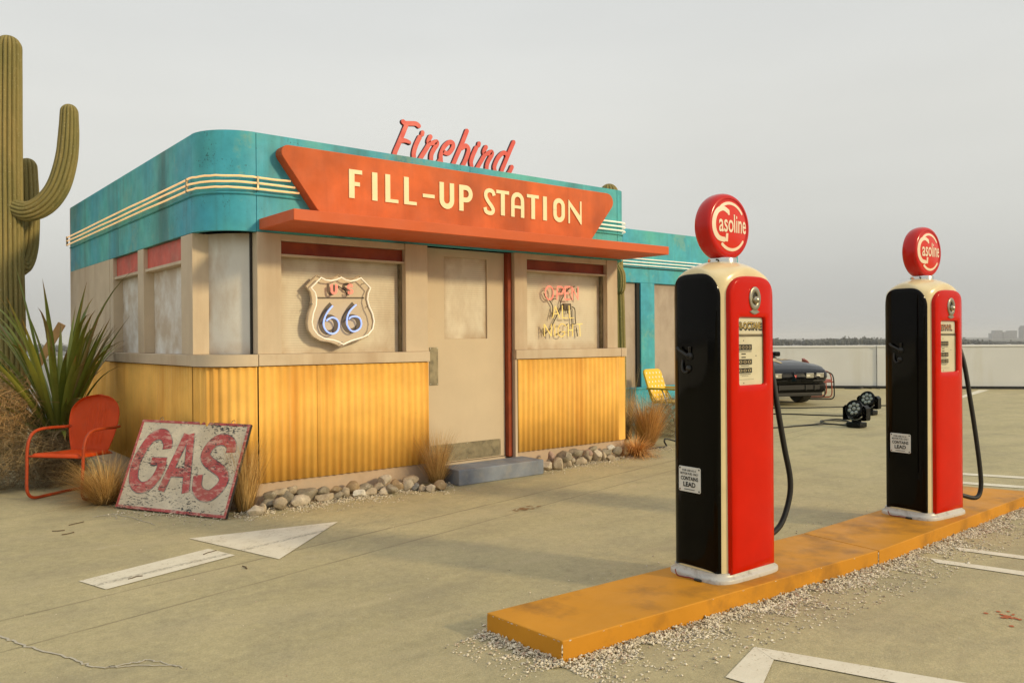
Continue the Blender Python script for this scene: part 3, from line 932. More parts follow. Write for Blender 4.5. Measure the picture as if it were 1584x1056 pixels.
def letter(parts, parent, m, frame, d0, d1):
    mb = MB()
    for i, pt in enumerate(parts):
        dd = d1 + i * 0.0004
        if pt[0] == 'r': mb.plate([(pt[1], pt[3]), (pt[2], pt[3]), (pt[2], pt[4]), (pt[1], pt[4])], [], frame, d0, dd)
        elif pt[0] == 'p': mb.plate(pt[1], [], frame, d0, dd)
        elif pt[0] == 's': mb.ribbon(pt[1], pt[2], frame, d0, dd, False, pt[3] if len(pt) > 3 else False)
    return mb.obj('letter', m, parent)
B0, T0 = 2.626, 2.878
LET = [
 [('r', .787, .840, B0, T0), ('r', .838, .916, 2.842, T0), ('r', .838, .893, 2.735, 2.770)],
 [('r', 1.017, 1.070, B0, T0)],
 [('r', 1.152, 1.203, B0, T0), ('r', 1.201, 1.288, B0, 2.657)],
 [('r', 1.350, 1.401, B0, T0), ('r', 1.399, 1.486, B0, 2.657)],
 [('r', 1.555, 1.687, 2.712, 2.745)],
 [('s', [(1.769, T0), (1.769, 2.78)] + arc(1.8285, 2.711, .0595, 180, 360, 10) + [(1.888, 2.78), (1.888, T0)], .05)],
 [('r', 1.974, 2.024, B0, T0), ('s', [(2.0, 2.855), (2.05, 2.855)] + arc(2.055, 2.795, .057, 90, -90, 10, .060) + [(2.05, 2.735), (2.0, 2.735)], .046)],
 [('s', [(2.404, 2.815), (2.388, 2.850), (2.345, 2.862), (2.306, 2.842), (2.299, 2.80), (2.325, 2.755), (2.372, 2.705), (2.392, 2.668), (2.374, 2.64), (2.335, 2.636), (2.300, 2.65), (2.288, 2.688)], .040, True)],
 [('r', 2.432, 2.597, 2.844, T0), ('r', 2.490, 2.540, B0, 2.846)],
 [('s', [(2.646, B0), (2.646, 2.75)] + arc(2.711, 2.795, .064, 180, 0, 10) + [(2.776, 2.75), (2.776, B0)], .044), ('r', 2.66, 2.762, 2.715, 2.745)],
 [('r', 2.837, 2.999, 2.844, T0), ('r', 2.895, 2.945, B0, 2.846)],
 [('r', 3.059, 3.112, B0, T0)],
 [('s', [(3.228, 2.75)] + arc(3.2875, 2.797, .0595, 180, 0, 10) + arc(3.2875, 2.708, .0595, 360, 180, 10) + [(3.228, 2.752)], .048)],
 [('r', 3.425, 3.446, B0, 2.86), ('r', 3.600, 3.621, 2.66, T0), ('p', [(3.425, 2.882), (3.428, 2.83), (3.610, B0), (3.621, B0), (3.621, 2.70)])],
]
for l in LET: letter(l, sg, M['letter'], fy, .1205, .130)

# rooftop lettering
FIREBIRD = {
 'F': [[(1.486,3.454),(1.507,3.443),(1.558,3.449),(1.629,3.457),(1.662,3.442)],[(1.525,3.438),(1.482,3.34),(1.431,3.23),(1.391,3.143),(1.373,3.06)],[(1.451,3.269),(1.506,3.277),(1.556,3.267)]],
 'i': [[(1.672,3.335),(1.632,3.26),(1.608,3.195),(1.602,3.143),(1.616,3.06)],[(1.706,3.386),(1.701,3.366)]],
 'r': [[(1.788,3.295),(1.74,3.223),(1.688,3.146),(1.640,3.06)],[(1.796,3.358),(1.775,3.32),(1.777,3.294),(1.825,3.301),(1.867,3.32),(1.871,3.293),(1.829,3.231),(1.803,3.17),(1.807,3.06)]],
 'e': [[(1.963,3.227),(2.011,3.227),(2.061,3.286),(2.064,3.331),(2.023,3.339),(1.963,3.29),(1.925,3.222),(1.914,3.163),(1.935,3.06)],[(1.919,3.164),(1.85,3.07)]],
 'b': [[(2.238,3.484),(2.172,3.338),(2.104,3.202),(2.071,3.135),(2.03,3.06)],[(2.177,3.303),(2.222,3.332),(2.256,3.305),(2.244,3.248),(2.204,3.161),(2.14,3.06)]],
 'i2': [[(2.355,3.33),(2.317,3.259),(2.288,3.186),(2.291,3.145),(2.31,3.06)],[(2.392,3.381),(2.385,3.358)]],
 'r2': [[(2.473,3.285),(2.42,3.208),(2.373,3.138),(2.33,3.06)],[(2.48,3.355),(2.456,3.315),(2.458,3.285),(2.508,3.294),(2.552,3.317),(2.556,3.287),(2.507,3.211),(2.487,3.152),(2.489,3.06)]],
 'd': [[(2.759,3.31),(2.717,3.331),(2.65,3.281),(2.602,3.204),(2.589,3.147),(2.62,3.06)],[(2.85,3.461),(2.777,3.322),(2.716,3.2),(2.685,3.13),(2.70,3.06)],[(2.823,3.195),(2.794,3.144),(2.73,3.06)]],
}
fb = thing('rooftop_sign', 'slanting red script letters standing along the station roof edge', 'sign', (0, .12, 0))
for k, strokes in FIREBIRD.items():
    mr_, mk_ = MB(), MB()
    for i, s_ in enumerate(strokes):
        w_ = .045 if len(s_) > 2 else .040
        mr_.ribbon(s_, w_ if k != 'F' or i != 2 else [.05, .03], frontY(0), .012, .026 + i*.0006, True, True, 7)
        mk_.ribbon(s_, w_ + .003, frontY(0), -.006 - i*.0006, .0115 + i*.0003, True, True, 5)
    lt = mr_.obj('letter', M['red_letter'], fb)
    mk_.obj('letter_side_shade', M['black'], lt)  # black ribbon stands in for the shaded sides of the letter
MB().box(1.3, 2.9, .012, .035, 3.03, 3.065).obj('support_rail', M['black'], fb)
for x in (1.4, 2.1, 2.8): MB().box(x - .015, x + .015, .036, .06, 3.021, 3.06).obj('support_foot', M['black'], fb)

# US 66 neon shield, held off the window on two rods
SHIELD = [(0.565,1.923),(0.609,1.904),(0.662,1.899),(0.712,1.91),(0.758,1.933),(0.804,1.912),(0.855,1.904),(0.906,1.914),(0.954,1.937),(1.001,1.895),(1.052,1.848),(1.027,1.799),(1.019,1.744),(1.036,1.682),(1.069,1.621),(1.086,1.551),(1.072,1.48),(1.023,1.426),(0.962,1.401),(0.859,1.374),(0.816,1.358),(0.774,1.339),(0.732,1.362),(0.683,1.378),(0.592,1.392),(0.528,1.427),(0.488,1.479),(0.477,1.538),(0.49,1.612),(0.516,1.679),(0.521,1.739),(0.509,1.79),(0.472,1.832),(0.516,1.876)]
us = thing('neon_sign', 'cream highway shield neon sign with blue 66 hanging in the left front window', 'neon sign', (0, 0, 0))
M['shield'] = mat('shield_cream_paint', (0.58, 0.48, 0.35), 0.4, var=0.04, bump=.03)
M['shield_dark'] = plain('shield_brown_paint', (0.11, 0.085, 0.06), 0.6)
cx_, cz_ = .775, 1.63
big = [(cx_ + (x - cx_) * 1.075, cz_ + (z - cz_) * 1.075) for x, z in SHIELD]
MB().plate(big, [], frontY(.055), 0, .018, bev=.003).obj('plate', M['shield'], us)
MB().tube([(x, .030, z) for x, z in big], .006, 6, True).obj('plate_rim', M['shield'], us, smooth=60)
MB().tube([(x, -.025, z) for x, z in SHIELD], .0062, 8, True).obj('neon_tube', M['neon_white'], us, smooth=60)
SIX = [[(0.673,1.679),(0.627,1.629),(0.594,1.569),(0.585,1.509),(0.613,1.457),(0.666,1.434),(0.716,1.457),(0.733,1.51),(0.717,1.555),(0.676,1.576),(0.635,1.565),(0.614,1.548)],
       [(0.904,1.694),(0.844,1.64),(0.814,1.579),(0.812,1.518),(0.843,1.468),(0.885,1.455),(0.937,1.48),(0.955,1.526),(0.938,1.573),(0.895,1.589),(0.852,1.583),(0.831,1.565)]]
for s_ in SIX:
    MB().tube([(q.x, -.025, q.y) for q in spline(s_, 5)], .0075, 8).obj('neon_digit', M['neon_blue'], us, smooth=60)
DARK6 = [[(0.69,1.698),(0.632,1.638),(0.594,1.566),(0.59,1.506),(0.618,1.457),(0.675,1.446),(0.721,1.473),(0.734,1.518),(0.718,1.564),(0.677,1.585),(0.635,1.577)],
         [(0.91,1.706),(0.854,1.646),(0.815,1.576),(0.81,1.519),(0.839,1.473),(0.886,1.461),(0.938,1.485),(0.958,1.527),(0.939,1.574),(0.896,1.59),(0.853,1.584)]]
for i, s_ in enumerate(DARK6):
    MB().ribbon(s_, .042, frontY(.055), .0182, .0195 + i*.0003, False, True).obj('painted_digit', M['shield_dark'], us)
MB().ribbon([(0.547,1.748),(1.019,1.76)], .014, frontY(.055), .0182, .0195, False, False).obj('painted_bar', M['shield_dark'], us)
for s_ in ([(0.660,1.875),(0.662,1.813),(0.680,1.785),(0.703,1.790),(0.718,1.81),(0.720,1.868)], [(0.868,1.868),(0.845,1.88),(0.815,1.868),(0.815,1.845),(0.845,1.828),(0.864,1.815),(0.862,1.795),(0.835,1.786)]):
    MB().ribbon(s_, .026, frontY(.055), .0182, .0192, False, True).obj('painted_letter', M['shield_dark'], us)
U_ = [(0.658,1.864),(0.661,1.806),(0.676,1.786),(0.698,1.787),(0.713,1.808),(0.717,1.866)]
S_ = [(0.868,1.864),(0.85,1.874),(0.825,1.865),(0.82,1.846),(0.841,1.831),(0.864,1.821),(0.868,1.8),(0.845,1.789),(0.822,1.796)]
for s_ in (U_, S_):
    mb = MB()
    c = sum((Vector(p) for p in s_), Vector((0, 0))) / len(s_)
    for k in (1.0, .62):
        mb.tube([(c.x + (q.x - c.x)*(k if s_ is U_ else 1), -.025, c.y + (q.y - c.y)*(1 if s_ is U_ else k) + (.008 if (k < 1 and s_ is U_) else 0)) for q in spline(s_, 5)], .0055, 6)
    mb.obj('neon_letter', M['neon_red'], us, smooth=60)
MB().tube([(.742, .03, 1.863), (.80, .012, 1.83), (.846, .03, 1.796)], .005, 6).obj('cable', M['black'], us)
for (x, z) in ((.55, 1.90), (.775, 1.94), (1.0, 1.90), (.49, 1.70), (1.05, 1.70), (.66, 1.46), (.88, 1.46), (.775, 1.37)):
    MB().tube([(x, .04, z - .01), (x, -.02, z - .01)], .004, 6).obj('standoff', M['steel'], us)
for (x, z) in ((.62, 1.62), (.93, 1.62)):
    MB().tube([(x, .056, z), (x, .121, z)], .008, 6).obj('mounting_rod', M['steel'], us)

# OPEN ALL NIGHT neon
OPEN = {'O': [[(3.311,1.885),(3.306,1.858),(3.292,1.834),(3.273,1.818),(3.25,1.812),(3.227,1.817),(3.208,1.832),(3.195,1.854),(3.191,1.882),(3.195,1.909),(3.209,1.933),(3.228,1.949),(3.251,1.955),(3.274,1.95),(3.293,1.936),(3.306,1.913),(3.310,1.887)]],
 'P': [[(3.36,1.814),(3.368,1.954)],[(3.368,1.954),(3.420,1.957),(3.452,1.94),(3.459,1.92),(3.445,1.89),(3.425,1.880),(3.367,1.876)]],
 'E': [[(3.565,1.961),(3.484,1.956)],[(3.484,1.956),(3.48,1.82)],[(3.48,1.82),(3.566,1.821)],[(3.484,1.888),(3.539,1.89)]],
 'N': [[(3.594,1.821),(3.590,1.959)],[(3.590,1.959),(3.683,1.823)],[(3.683,1.823),(3.684,1.965)]]}
NIGHT = {'A': [[(3.297,1.601),(3.339,1.735)],[(3.339,1.735),(3.401,1.607)],[(3.318,1.651),(3.383,1.654)]],
 'L': [[(3.444,1.746),(3.446,1.606)],[(3.446,1.606),(3.522,1.607)]], 'L2': [[(3.545,1.748),(3.553,1.607)],[(3.553,1.607),(3.616,1.609)]],
 'N': [[(3.175,1.402),(3.173,1.537)],[(3.173,1.537),(3.276,1.406)],[(3.276,1.406),(3.279,1.538)]], 'I': [[(3.327,1.538),(3.329,1.403)]],
 'G': [[(3.491,1.519),(3.453,1.541),(3.405,1.529),(3.377,1.478),(3.383,1.423),(3.431,1.4),(3.472,1.423),(3.479,1.456)],[(3.479,1.456),(3.431,1.454)]],
 'H': [[(3.533,1.54),(3.53,1.402)],[(3.601,1.54),(3.597,1.402)],[(3.532,1.471),(3.599,1.473)]], 'T': [[(3.659,1.538),(3.747,1.543)],[(3.704,1.541),(3.714,1.401)]]}
on = thing('neon_sign', 'red and yellow neon reading OPEN ALL NIGHT in the right front window', 'neon sign', (0, 0, 0))
for k, ss in OPEN.items():
    mb = MB()
    for s_ in ss:
        P = spline(s_, 4) if len(s_) > 2 else [Vector(p) for p in s_]
        mb.tube([(q.x + .056, .06, q.y) for q in P], .0045, 6)
        mb.tube([(q.x + .067, .066, q.y - .011) for q in P], .0045, 6)
    mb.obj('neon_letter', M['neon_red'], on, smooth=60)
for k, ss in NIGHT.items():
    mb = MB()
    for s_ in ss:
        P = spline(s_, 4) if len(s_) > 2 else [Vector(p) for p in s_]
        mb.tube([(q.x + .056, .06, q.y) for q in P], .0058, 6)
    mb.obj('neon_letter', M['neon_yellow'], on, smooth=60)
CAB = [[(3.215,1.877),(3.244,1.828),(3.29,1.804),(3.337,1.75),(3.346,1.7),(3.336,1.605)],[(3.685,1.965),(3.615,1.951),(3.558,1.908),(3.502,1.845),(3.46,1.773),(3.462,1.712),(3.445,1.651)],
 [(3.467,1.743),(3.432,1.681),(3.39,1.61),(3.349,1.549),(3.308,1.489),(3.233,1.434)],[(3.634,1.736),(3.68,1.711),(3.685,1.624),(3.693,1.542)],[(3.623,1.695),(3.632,1.582),(3.638,1.49),(3.64,1.408)],
 [(3.464,1.885),(3.496,1.936)],[(3.714,1.944),(3.713,1.897)],[(3.57,1.663),(3.571,1.735)],[(3.388,1.419),(3.471,1.457)],[(3.702,1.501),(3.718,1.403)],[(3.201,1.494),(3.21,1.409)],[(3.639,1.539),(3.678,1.542)],[(3.527,1.52),(3.566,1.541)],[(3.344,1.819),(3.395,1.82)],[(3.599,1.825),(3.635,1.826)]]
M['neon_cable'] = plain('neon_cable', (0.06, 0.05, 0.035), 0.6)
for s_ in CAB:
    P = spline(s_, 4) if len(s_) > 2 else [Vector(p) for p in s_]
    MB().tube([(q.x + .042, .094, q.y) for q in P], .0055, 6).obj('cable', M['neon_cable'], on)
MB().box(3.550, 3.661, .085, .115, 1.70, 1.77).obj('transformer', M['shield_dark'], on, bevel=.004)
M['clear'] = None
for (x, z) in ((3.26, 1.90), (3.70, 1.90), (3.40, 1.66), (3.60, 1.66), (3.24, 1.47), (3.74, 1.47)): MB().tube([(x, .062, z), (x, .121, z)], .004, 6).obj('standoff', M['steel'], on)

# ------------------------------------------------------------------ teal annex behind
an = thing('teal_annex', 'flat teal building with tall brown-grey windows standing behind the yellow lawn chair', 'building', (0, 0, 0))
AX0, AX1, AY = 5.5, 9.75, 2.2
MB().box(AX0, AX1, AY + .06, AY + 4, 0, 3.05).obj('wall_core', M['shadow_gap'], an)
MB().box(AX0 - .05, AX1 + .05, AY, AY + 4.05, 2.262, 3.104).obj('fascia', M['teal'], an, bevel=.006)
MB().box(AX0 - .05, AX1 + .05, AY - .012, AY + .06, 0, .565).obj('base_wall', M['teal'], an, bevel=.006)
MB().box(AX0 - .05, AX1 + .05, AY - .03, AY + .08, .5655, .60).obj('window_sill', M['teal'], an, bevel=.005)
for x0 in (5.45, 6.0 - .0, 7.19, 8.38, 9.43):
    x1 = x0 + .33 if x0 < 9.4 else 9.79
    MB().box(x0, x1, AY - .004, AY + .2, .601, 2.261).obj('pillar', M['teal'], an, bevel=.005)
for (x0, x1) in ((6.331, 7.189), (7.521, 8.379), (8.711, 9.429)):
    p = MB().box(x0, x1 - .075, AY + .05, AY + .07, .602, 2.26).obj('window', M['pane_annex'], an)
    MB().box(x1 - .074, x1 - .001, AY + .02, AY + .07, .602, 2.26).obj('window_frame', M['shadow_gap'], p)
for z in (2.64, 2.59, 2.54):
    MB().tube([(AX0 - .05, AY - .03, z), (AX1 - .2, AY - .03, z)], .009, 6).obj('neon_tube', M['neon_white'], an, smooth=60)
MB().box(AX0 - .05, AX1 + .05, AY - .012, AY - .001, 2.492, 2.506).obj('fascia_trim', M['shadow_gap'], an)
MB().box(AX1, AX1 + .05, AY + .01, AY + 4.05, 0, 2.26).obj('side_wall', M['teal'], an)

# timber brace behind the station
br = MB()
a_, b_ = Vector((-.47, 5.3, 1.62)), Vector((-1.25, 5.75, 0.0))
d_ = (b_ - a_).normalized(); s1 = d_.cross(Vector((0, 0, 1))).normalized() * .02; s2 = d_.cross(s1).normalized() * .045
br.add([a_ - s1 - s2, a_ + s1 - s2, a_ + s1 + s2, a_ - s1 + s2, b_ - s1 - s2, b_ + s1 - s2, b_ + s1 + s2, b_ - s1 + s2], [(0,1,2,3),(7,6,5,4),(0,4,5,1),(1,5,6,2),(2,6,7,3),(3,7,4,0)])
tag(br.obj('timber_brace', mat('raw_timber', (0.58, 0.35, 0.15), 0.7, var=.2, streak=True, dirt=(.4, .22, .09))), 'raw timber brace slanting down behind the station, seen through the spiky plant', 'brace')

# ------------------------------------------------------------------ pump island and pumps
M['island'] = mat('orange_island_paint', (0.56, 0.245, 0.020), 0.55, spec=.2, var=0.12, vscale=2.2, dirt=(0.17, 0.085, 0.025), damt=0.75, dscale=3.2, dlo=0.5, dhi=0.74, bump=0.12, bscale=60, chips=(0.62, 0.55, 0.42), camt=0.885, cscale=22)
isl = thing('pump_island', 'long low orange-painted island under the two gas pumps', 'pump island', (0, 0, 0))
def slab(poly, z0, z1):
    mb = MB(); n = len(poly)
    mb.add([(p[0], p[1], z0) for p in poly] + [(p[0], p[1], z1) for p in poly],
           [tuple(range(n))[::-1], tuple(range(n, 2*n))] + [(i, (i+1) % n, n + (i+1) % n, n + i) for i in range(n)])
    return mb
slab([(-.34, -3.546), (-.315, -4.038), (2.107, -4.188), (2.161, -3.66)], .001, .100).obj('slab', M['island'], isl, bevel=.005)
slab([(2.113, -4.190), (4.86, -4.13), (4.69, -3.61), (2.168, -3.66)], .001, .100).obj('slab', M['island'], isl, bevel=.005)
# knocked paint along the near edges
chip_m = plain('bare_chip', (0.60, 0.54, 0.44), 0.8)
rnd = random.Random(2); mb = MB()
def chip_line(a, b, n, z, up, out, sz=.006):
    for k in range(n):
        t = rnd.random(); s_ = rnd.uniform(.3, 1) * sz
        c = Vector((a[0] + (b[0]-a[0])*t, a[1] + (b[1]-a[1])*t, z))
        d = Vector((b[0]-a[0], b[1]-a[1], 0)).normalized()
        pts = []
        for i in range(6):
            q = 2*pi*i/6
            pts.append(c + d * cos(q) * s_ * rnd.uniform(.8, 2.6) + up * sin(q) * s_ * rnd.uniform(.4, .9) + out)
        mb.add(pts, [tuple(range(6))])
UPZ = Vector((0, 0, 1))
chip_line((-.34, -3.546), (-.315, -4.038), 16, .094, UPZ, Vector((-.0012, 0, 0)), .0045)
chip_line((-.315, -4.038), (2.107, -4.188), 10, .094, UPZ, Vector((0, -.0012, 0)), .004)
for k in range(10):
    z = rnd.uniform(.01, .095)
    for (x, y, o) in ((-.316, -4.0375, Vector((-.0012, -.0015, 0))), (2.105, -4.1883, Vector((0, -.0012, 0)))):
        s_ = rnd.uniform(.002, .006)
        mb.add([Vector((x, y, z)) + o + Vector((s_*cos(2*pi*i/6)*.8, 0, s_*sin(2*pi*i/6)*rnd.uniform(.8, 2))) for i in range(6)], [tuple(range(6))])
o = mb.obj('paint_chips', chip_m, isl, fixn=False); o['kind'] = 'stuff'

PM = {}
PM['cream'] = mat('pump_cream_enamel', (0.72, 0.60, 0.34), 0.22, var=0.04, coat=0.4, bump=0.02, dirt=(.5, .38, .2), damt=.3, dscale=4, rvar=.05)
PM['red'] = mat('pump_red_enamel', (0.55, 0.010, 0.001), 0.16, spec=0.18, var=0.06, coat=0.0, chips=(.62, .25, .18), camt=.93, cscale=30, bump=0.02, dirt=(.4, .012, .008), damt=.35, dscale=3, rvar=.06)
PM['blk'] = mat('pump_black_enamel', (0.0022, 0.002, 0.0018), 0.06, var=0.1, coat=0.0, bump=0.012, bscale=6, spec=0.13, rvar=.02, chips=(.42, .39, .33), camt=.90, cscale=34)
PM['base'] = mat('pump_base_paint', (0.50, 0.49, 0.45), 0.35, var=.06, dirt=(.20, .16, .10), damt=.6, dscale=22, dlo=.5, dhi=.7, bump=.15)
PM['globe'] = mat('globe_red_enamel', (0.50, 0.010, 0.006), 0.2, spec=.35, var=.03, coat=.0, bump=0, rvar=.04)
PM['face'] = mat('globe_face_red', (0.62, 0.028, 0.012), 0.16, spec=.4, var=.03, coat=.0, bump=0, rvar=.03)
PM['gl'] = mat('globe_letter_cream', (0.80, 0.66, 0.50), 0.3, var=.03, bump=0)
PM['dial'] = mat('dial_cream', (0.74, 0.71, 0.58), 0.35, var=.04, bump=0, dirt=(.5, .4, .25), damt=.3)
PM['ink'] = plain('black_ink', (0.012, 0.011, 0.010), 0.5)
PM['gold'] = plain('yellow_ink', (0.72, 0.52, 0.12), 0.5)
PM['amber'] = plain('orange_ink', (0.70, 0.28, 0.06), 0.5)
PM['plate'] = mat('enamel_plate_white', (0.66, 0.66, 0.62), 0.35, var=.05, bump=.02, dirt=(.5, .42, .25), damt=.4, dscale=8)
PM['digit'] = plain('counter_digit', (0.55, 0.45, 0.28), 0.5)
PM['rust'] = plain('rusty_screw', (0.20, 0.08, 0.03), 0.7)
PM['nickel'] = plain('aged_nickel', (0.42, 0.38, 0.29), 0.28, 1.0)
PM['lead'] = plain('red_wire', (0.25, 0.04, 0.02), 0.5)
def pane_glass():
    g = NT('window_glass')
    gl = g.n('ShaderNodeBsdfGlossy'); gl.inputs['Roughness'].default_value = 0.03
    tr = g.n('ShaderNodeBsdfTransparent')
    fr = g.n('ShaderNodeFresnel'); fr.inputs['IOR'].default_value = 1.45
    mx = g.n('ShaderNodeMixShader')
    g.l(fr.outputs[0], mx.inputs[0]); g.l(tr.outputs[0], mx.inputs[1]); g.l(gl.outputs[0], mx.inputs[2])
    g.l(mx.outputs[0], g.out.inputs['Surface'])
    return g.m
PM['glass'] = pane_glass()

PA, PB, PN = .245, .176, 4.6              # half width, half depth, squareness of the plan
def sup(a, b, u):                          # b-side at offset u
    t = min(1.0, abs(u) / a)
    return b * (1 - t**PN) ** (1 / PN)
def plan(a, b, t, n=PN):
    c, s_ = cos(t), sin(t)
    return (a * math.copysign(abs(c) ** (2/n), c), b * math.copysign(abs(s_) ** (2/n), s_))
def ring(a, b, n, N):
    """N points spaced evenly round the plan"""
    D = [plan(a, b, 2*pi*k/720 + 1e-4, n) for k in range(720)]; D.append(D[0])
    L_ = [0]
    for k in range(720): L_.append(L_[-1] + math.hypot(D[k+1][0] - D[k][0], D[k+1][1] - D[k][1]))
    out = []; j = 0
    for k in range(N):
        t = L_[-1]*k/N
        while L_[j+1] < t: j += 1
        f = (t - L_[j])/max(1e-12, L_[j+1] - L_[j])
        out.append((D[j][0]*(1-f) + D[j+1][0]*f, D[j][1]*(1-f) + D[j+1][1]*f))
    return out
def make_pump(label, grade, grade_mat, loc, rz, hose):
    t = thing('gas_pump', label, 'gas pump', loc, rz, 'vintage gas pumps on the island')
    # base flange
    mb = MB(); N = 72
    rows = [(.030, 0), (.030, .016), (.028, .021), (.018, .026), (.012, .034), (.010, .048)]
    vs = []
    for (e, z) in rows:
        for x, y in ring(PA + e, PB + e, PN, N): vs.append((x, y, z))
    fs = [(i*N+k, i*N+(k+1) % N, (i+1)*N+(k+1) % N, (i+1)*N+k) for i in range(len(rows)-1) for k in range(N)]
    fs += [tuple((len(rows)-1)*N + k for k in range(N)), tuple(range(N))[::-1]]
    mb.add(vs, fs).obj('base_flange', PM['base'], t, smooth=50)
    # cream shell with domed cap
    mb = MB(); vs = []
    def crown(x, y):
        p, q = min(1, abs(x)/PA), min(1, abs(y)/PB)
        return 1.690 - .05*p*p - .05*q*q - .06*p*p*q*q
    rows = [(1.0, z, 0) for z in (.041, .2, .6, 1.0, 1.3, 1.46)]
    rows += [(1.0, None, .036), (.994, None, .020), (.978, None, .008), (.955, None, .001)]
    rows += [(.955*(1 - k/9), None, 0) for k in range(1, 9)]
    for (s_, z, dz) in rows:
        for x, y in ring(PA*s_, PB*s_, PN if s_ > .6 else 3.4, N): vs.append((x, y, z if z is not None else crown(x, y) - dz))
    fs = [(i*N+k, i*N+(k+1) % N, (i+1)*N+(k+1) % N, (i+1)*N+k) for i in range(len(rows)-1) for k in range(N)]
    fs.append(tuple((len(rows)-1)*N + k for k in range(N)))
    mb.add(vs, fs).obj('shell', PM['cream'], t, smooth=50)
    # trim seam on the shell
    seam = []
    # curved frames hugging the shell
    def ffront(sgn):
        return lambda u, v, w: Vector((u * -sgn, sgn * (sup(PA, PB, u) + w), v))
    def fside(sgn):
        return lambda u, v, w: Vector((sgn * (sup(PB, PA, u) + w), u * sgn, v))
    # red face panels, front with the dial window
    def arch(x0, x1, z0, z1, rise, r=.03, n=12, sq=3.4):
        m, hw, zb, hh = (x0 + x1)/2, (x1 - x0)/2, z1 - r, r + rise
        P = [(x1, z0)]
        for k in range(2*n + 1):
            t = cos(pi*k/(2*n)); t = math.copysign(abs(t)**.62, t)
            P.append((m + hw*t, zb + hh*(max(0, 1 - abs(t)**sq))**.5))
        P.append((x0, z0))
        return P
    WX0, WX1, WZ0, WZ1 = -.120, .118, 1.012, 1.388
    F = ffront(-1)
    pr = MB().plate(arch(-.170, .186, .048, 1.525, .062), [rrect(WX0, WX1, WZ0, WZ1, .024, 5)[::-1]], F, -.004, .024, grid=.035, bev=.010).obj('face_panel', PM['red'], t, smooth=70)
    MB().plate(arch(-.182, .182, .048, 1.525, .062), [], ffront(1), -.004, .004, grid=.05, bev=.010).obj('face_panel', PM['red'], t, smooth=70)
    # side doors
    for sg_ in (-1, 1):
        o = MB().plate(arch(-.143, .143, .046, 1.530, .072, .050, 12, 4.2), [], fside(sg_), -.004, .010, grid=.022, bev=.010).obj('side_door', PM['blk'], t, smooth=70)
        # crank handle and lock bosses on the door
        G = fside(sg_)
        def at(u, v, w): return G(u, v, w)
        h = MB()
        rot = Matrix.Rotation(pi/2 * sg_, 4, 'Y')
        for (u, v, r) in ((-.013, 1.175, .020), (-.020, 1.110, .017)):
            h.lathe([(r, 0), (r, .008), (r*.6, .016), (.0, .018)], 14, Matrix.Translation(at(u, v, .009)) @ rot)
        h.tube([at(-.013, 1.175, .026), at(-.040, 1.193, .034), at(-.072, 1.208, .032), at(-.086, 1.222, .030)], [.009, .008, .007, .009], 8)
        h.tube([at(-.013, 1.19, .012), at(-.008, 1.225, .020)], .007, 8)
        h.tube(spline([at(-.062, 1.155, .012), at(-.060, 1.115, .020), at(-.045, 1.09, .022), at(-.020, 1.095, .018)], 4), .006, 8)
        h.obj('door_handle', M['rubber'], o, smooth=50)
        # enamel warning plate
        if sg_ == -1:
            def P_(u, v, w): return G(u, v, w + .0125)
            cu, cv = -.020, .520
            pl = MB().plate(rrect(cu - .075, cu + .075, cv - .066, cv + .066, .008), [], P_, 0, .002, bev=.001).obj('warning_plate', PM['plate'], t)
            mb = MB()
            d = .0026
            text_fit(mb, 'FOR USE AS A', cu - .048, cu + .046, cv + .042, cv + .053, P_, d, .012)
            text_fit(mb, 'MOTOR FUEL ONLY', cu - .062, cu + .062, cv + .024, cv + .036, P_, d, .012)
            text_fit(mb, 'CONTAINS', cu - .060, cu + .060, cv - .006, cv + .015, P_, d, .03)
            text_fit(mb, 'LEAD', cu - .042, cu + .042, cv - .040, cv - .014, P_, d, .035)
            for k in range(12):
                u = cu - .035 + k*.006
                mb.add([P_(u, cv - .056, d), P_(u + .004, cv - .056, d), P_(u + .004, cv - .051, d), P_(u, cv - .051, d)], [(0, 1, 2, 3)])
            mb.obj('lettering', PM['ink'], pl, fixn=False)
            for i, (u, v) in enumerate(((-.066, .057), (.066, .057), (-.066, -.057), (.066, -.057))):
                c = P_(cu + u, cv + v, .002)
                MB().lathe([(.0045, 0), (.004, .002), (0, .003)], 8, Matrix.Translation(c) @ Matrix.Rotation(-pi/2, 4, 'Y')).obj('screw', PM['rust'] if i == 2 else M['black'], pl)
    # dial card behind the window
    def D(u, v, w): return F(u, v, .001 + w) if True else None
    Dx = lambda u, v, w: F(-u, v, w) if False else F(u, v, w)
    dc = MB().plate([(WX0 - .004, WZ0 - .004), (WX1 + .004, WZ0 - .004), (WX1 + .004, WZ1 + .004), (WX0 - .004, WZ1 + .004)], [], F, .0005, .003, grid=.05).obj('dial_card', PM['dial'], t)
    MB().plate([(WX0 - .002, 1.278), (WX1 + .002, 1.278), (WX1 + .002, 1.292), (WX0 - .002, 1.292)], [], F, .003, .009, grid=.05).obj('divider', PM['nickel'], dc)
    MB().plate([(WX1 - .014, WZ0), (WX1, WZ0), (WX1, 1.276), (WX1 - .014, 1.276)], [], F, .003, .008).obj('side_channel', PM['nickel'], dc)
    # words on the upper card: block letters with a dark drop edge
    gu0, gu1 = (-.105, .095) if grade == 'HI-OCTANE' else (-.085, .060)
    a_, b_ = MB(), MB()
    for k in range(6):
        o_ = .0012 * k
        text_fit(b_, grade, gu0 - .003 + o_, gu1 + .003 + o_, 1.314 - o_, 1.356 - o_, F, .0033 + .0001*k, .04)
    text_fit(a_, grade, gu0, gu1, 1.318, 1.353, F, .0046, .0)
    b_.obj('grade_lettering', PM['ink'], dc, fixn=False)
    a_.obj('grade_lettering', grade_mat, dc, fixn=False)
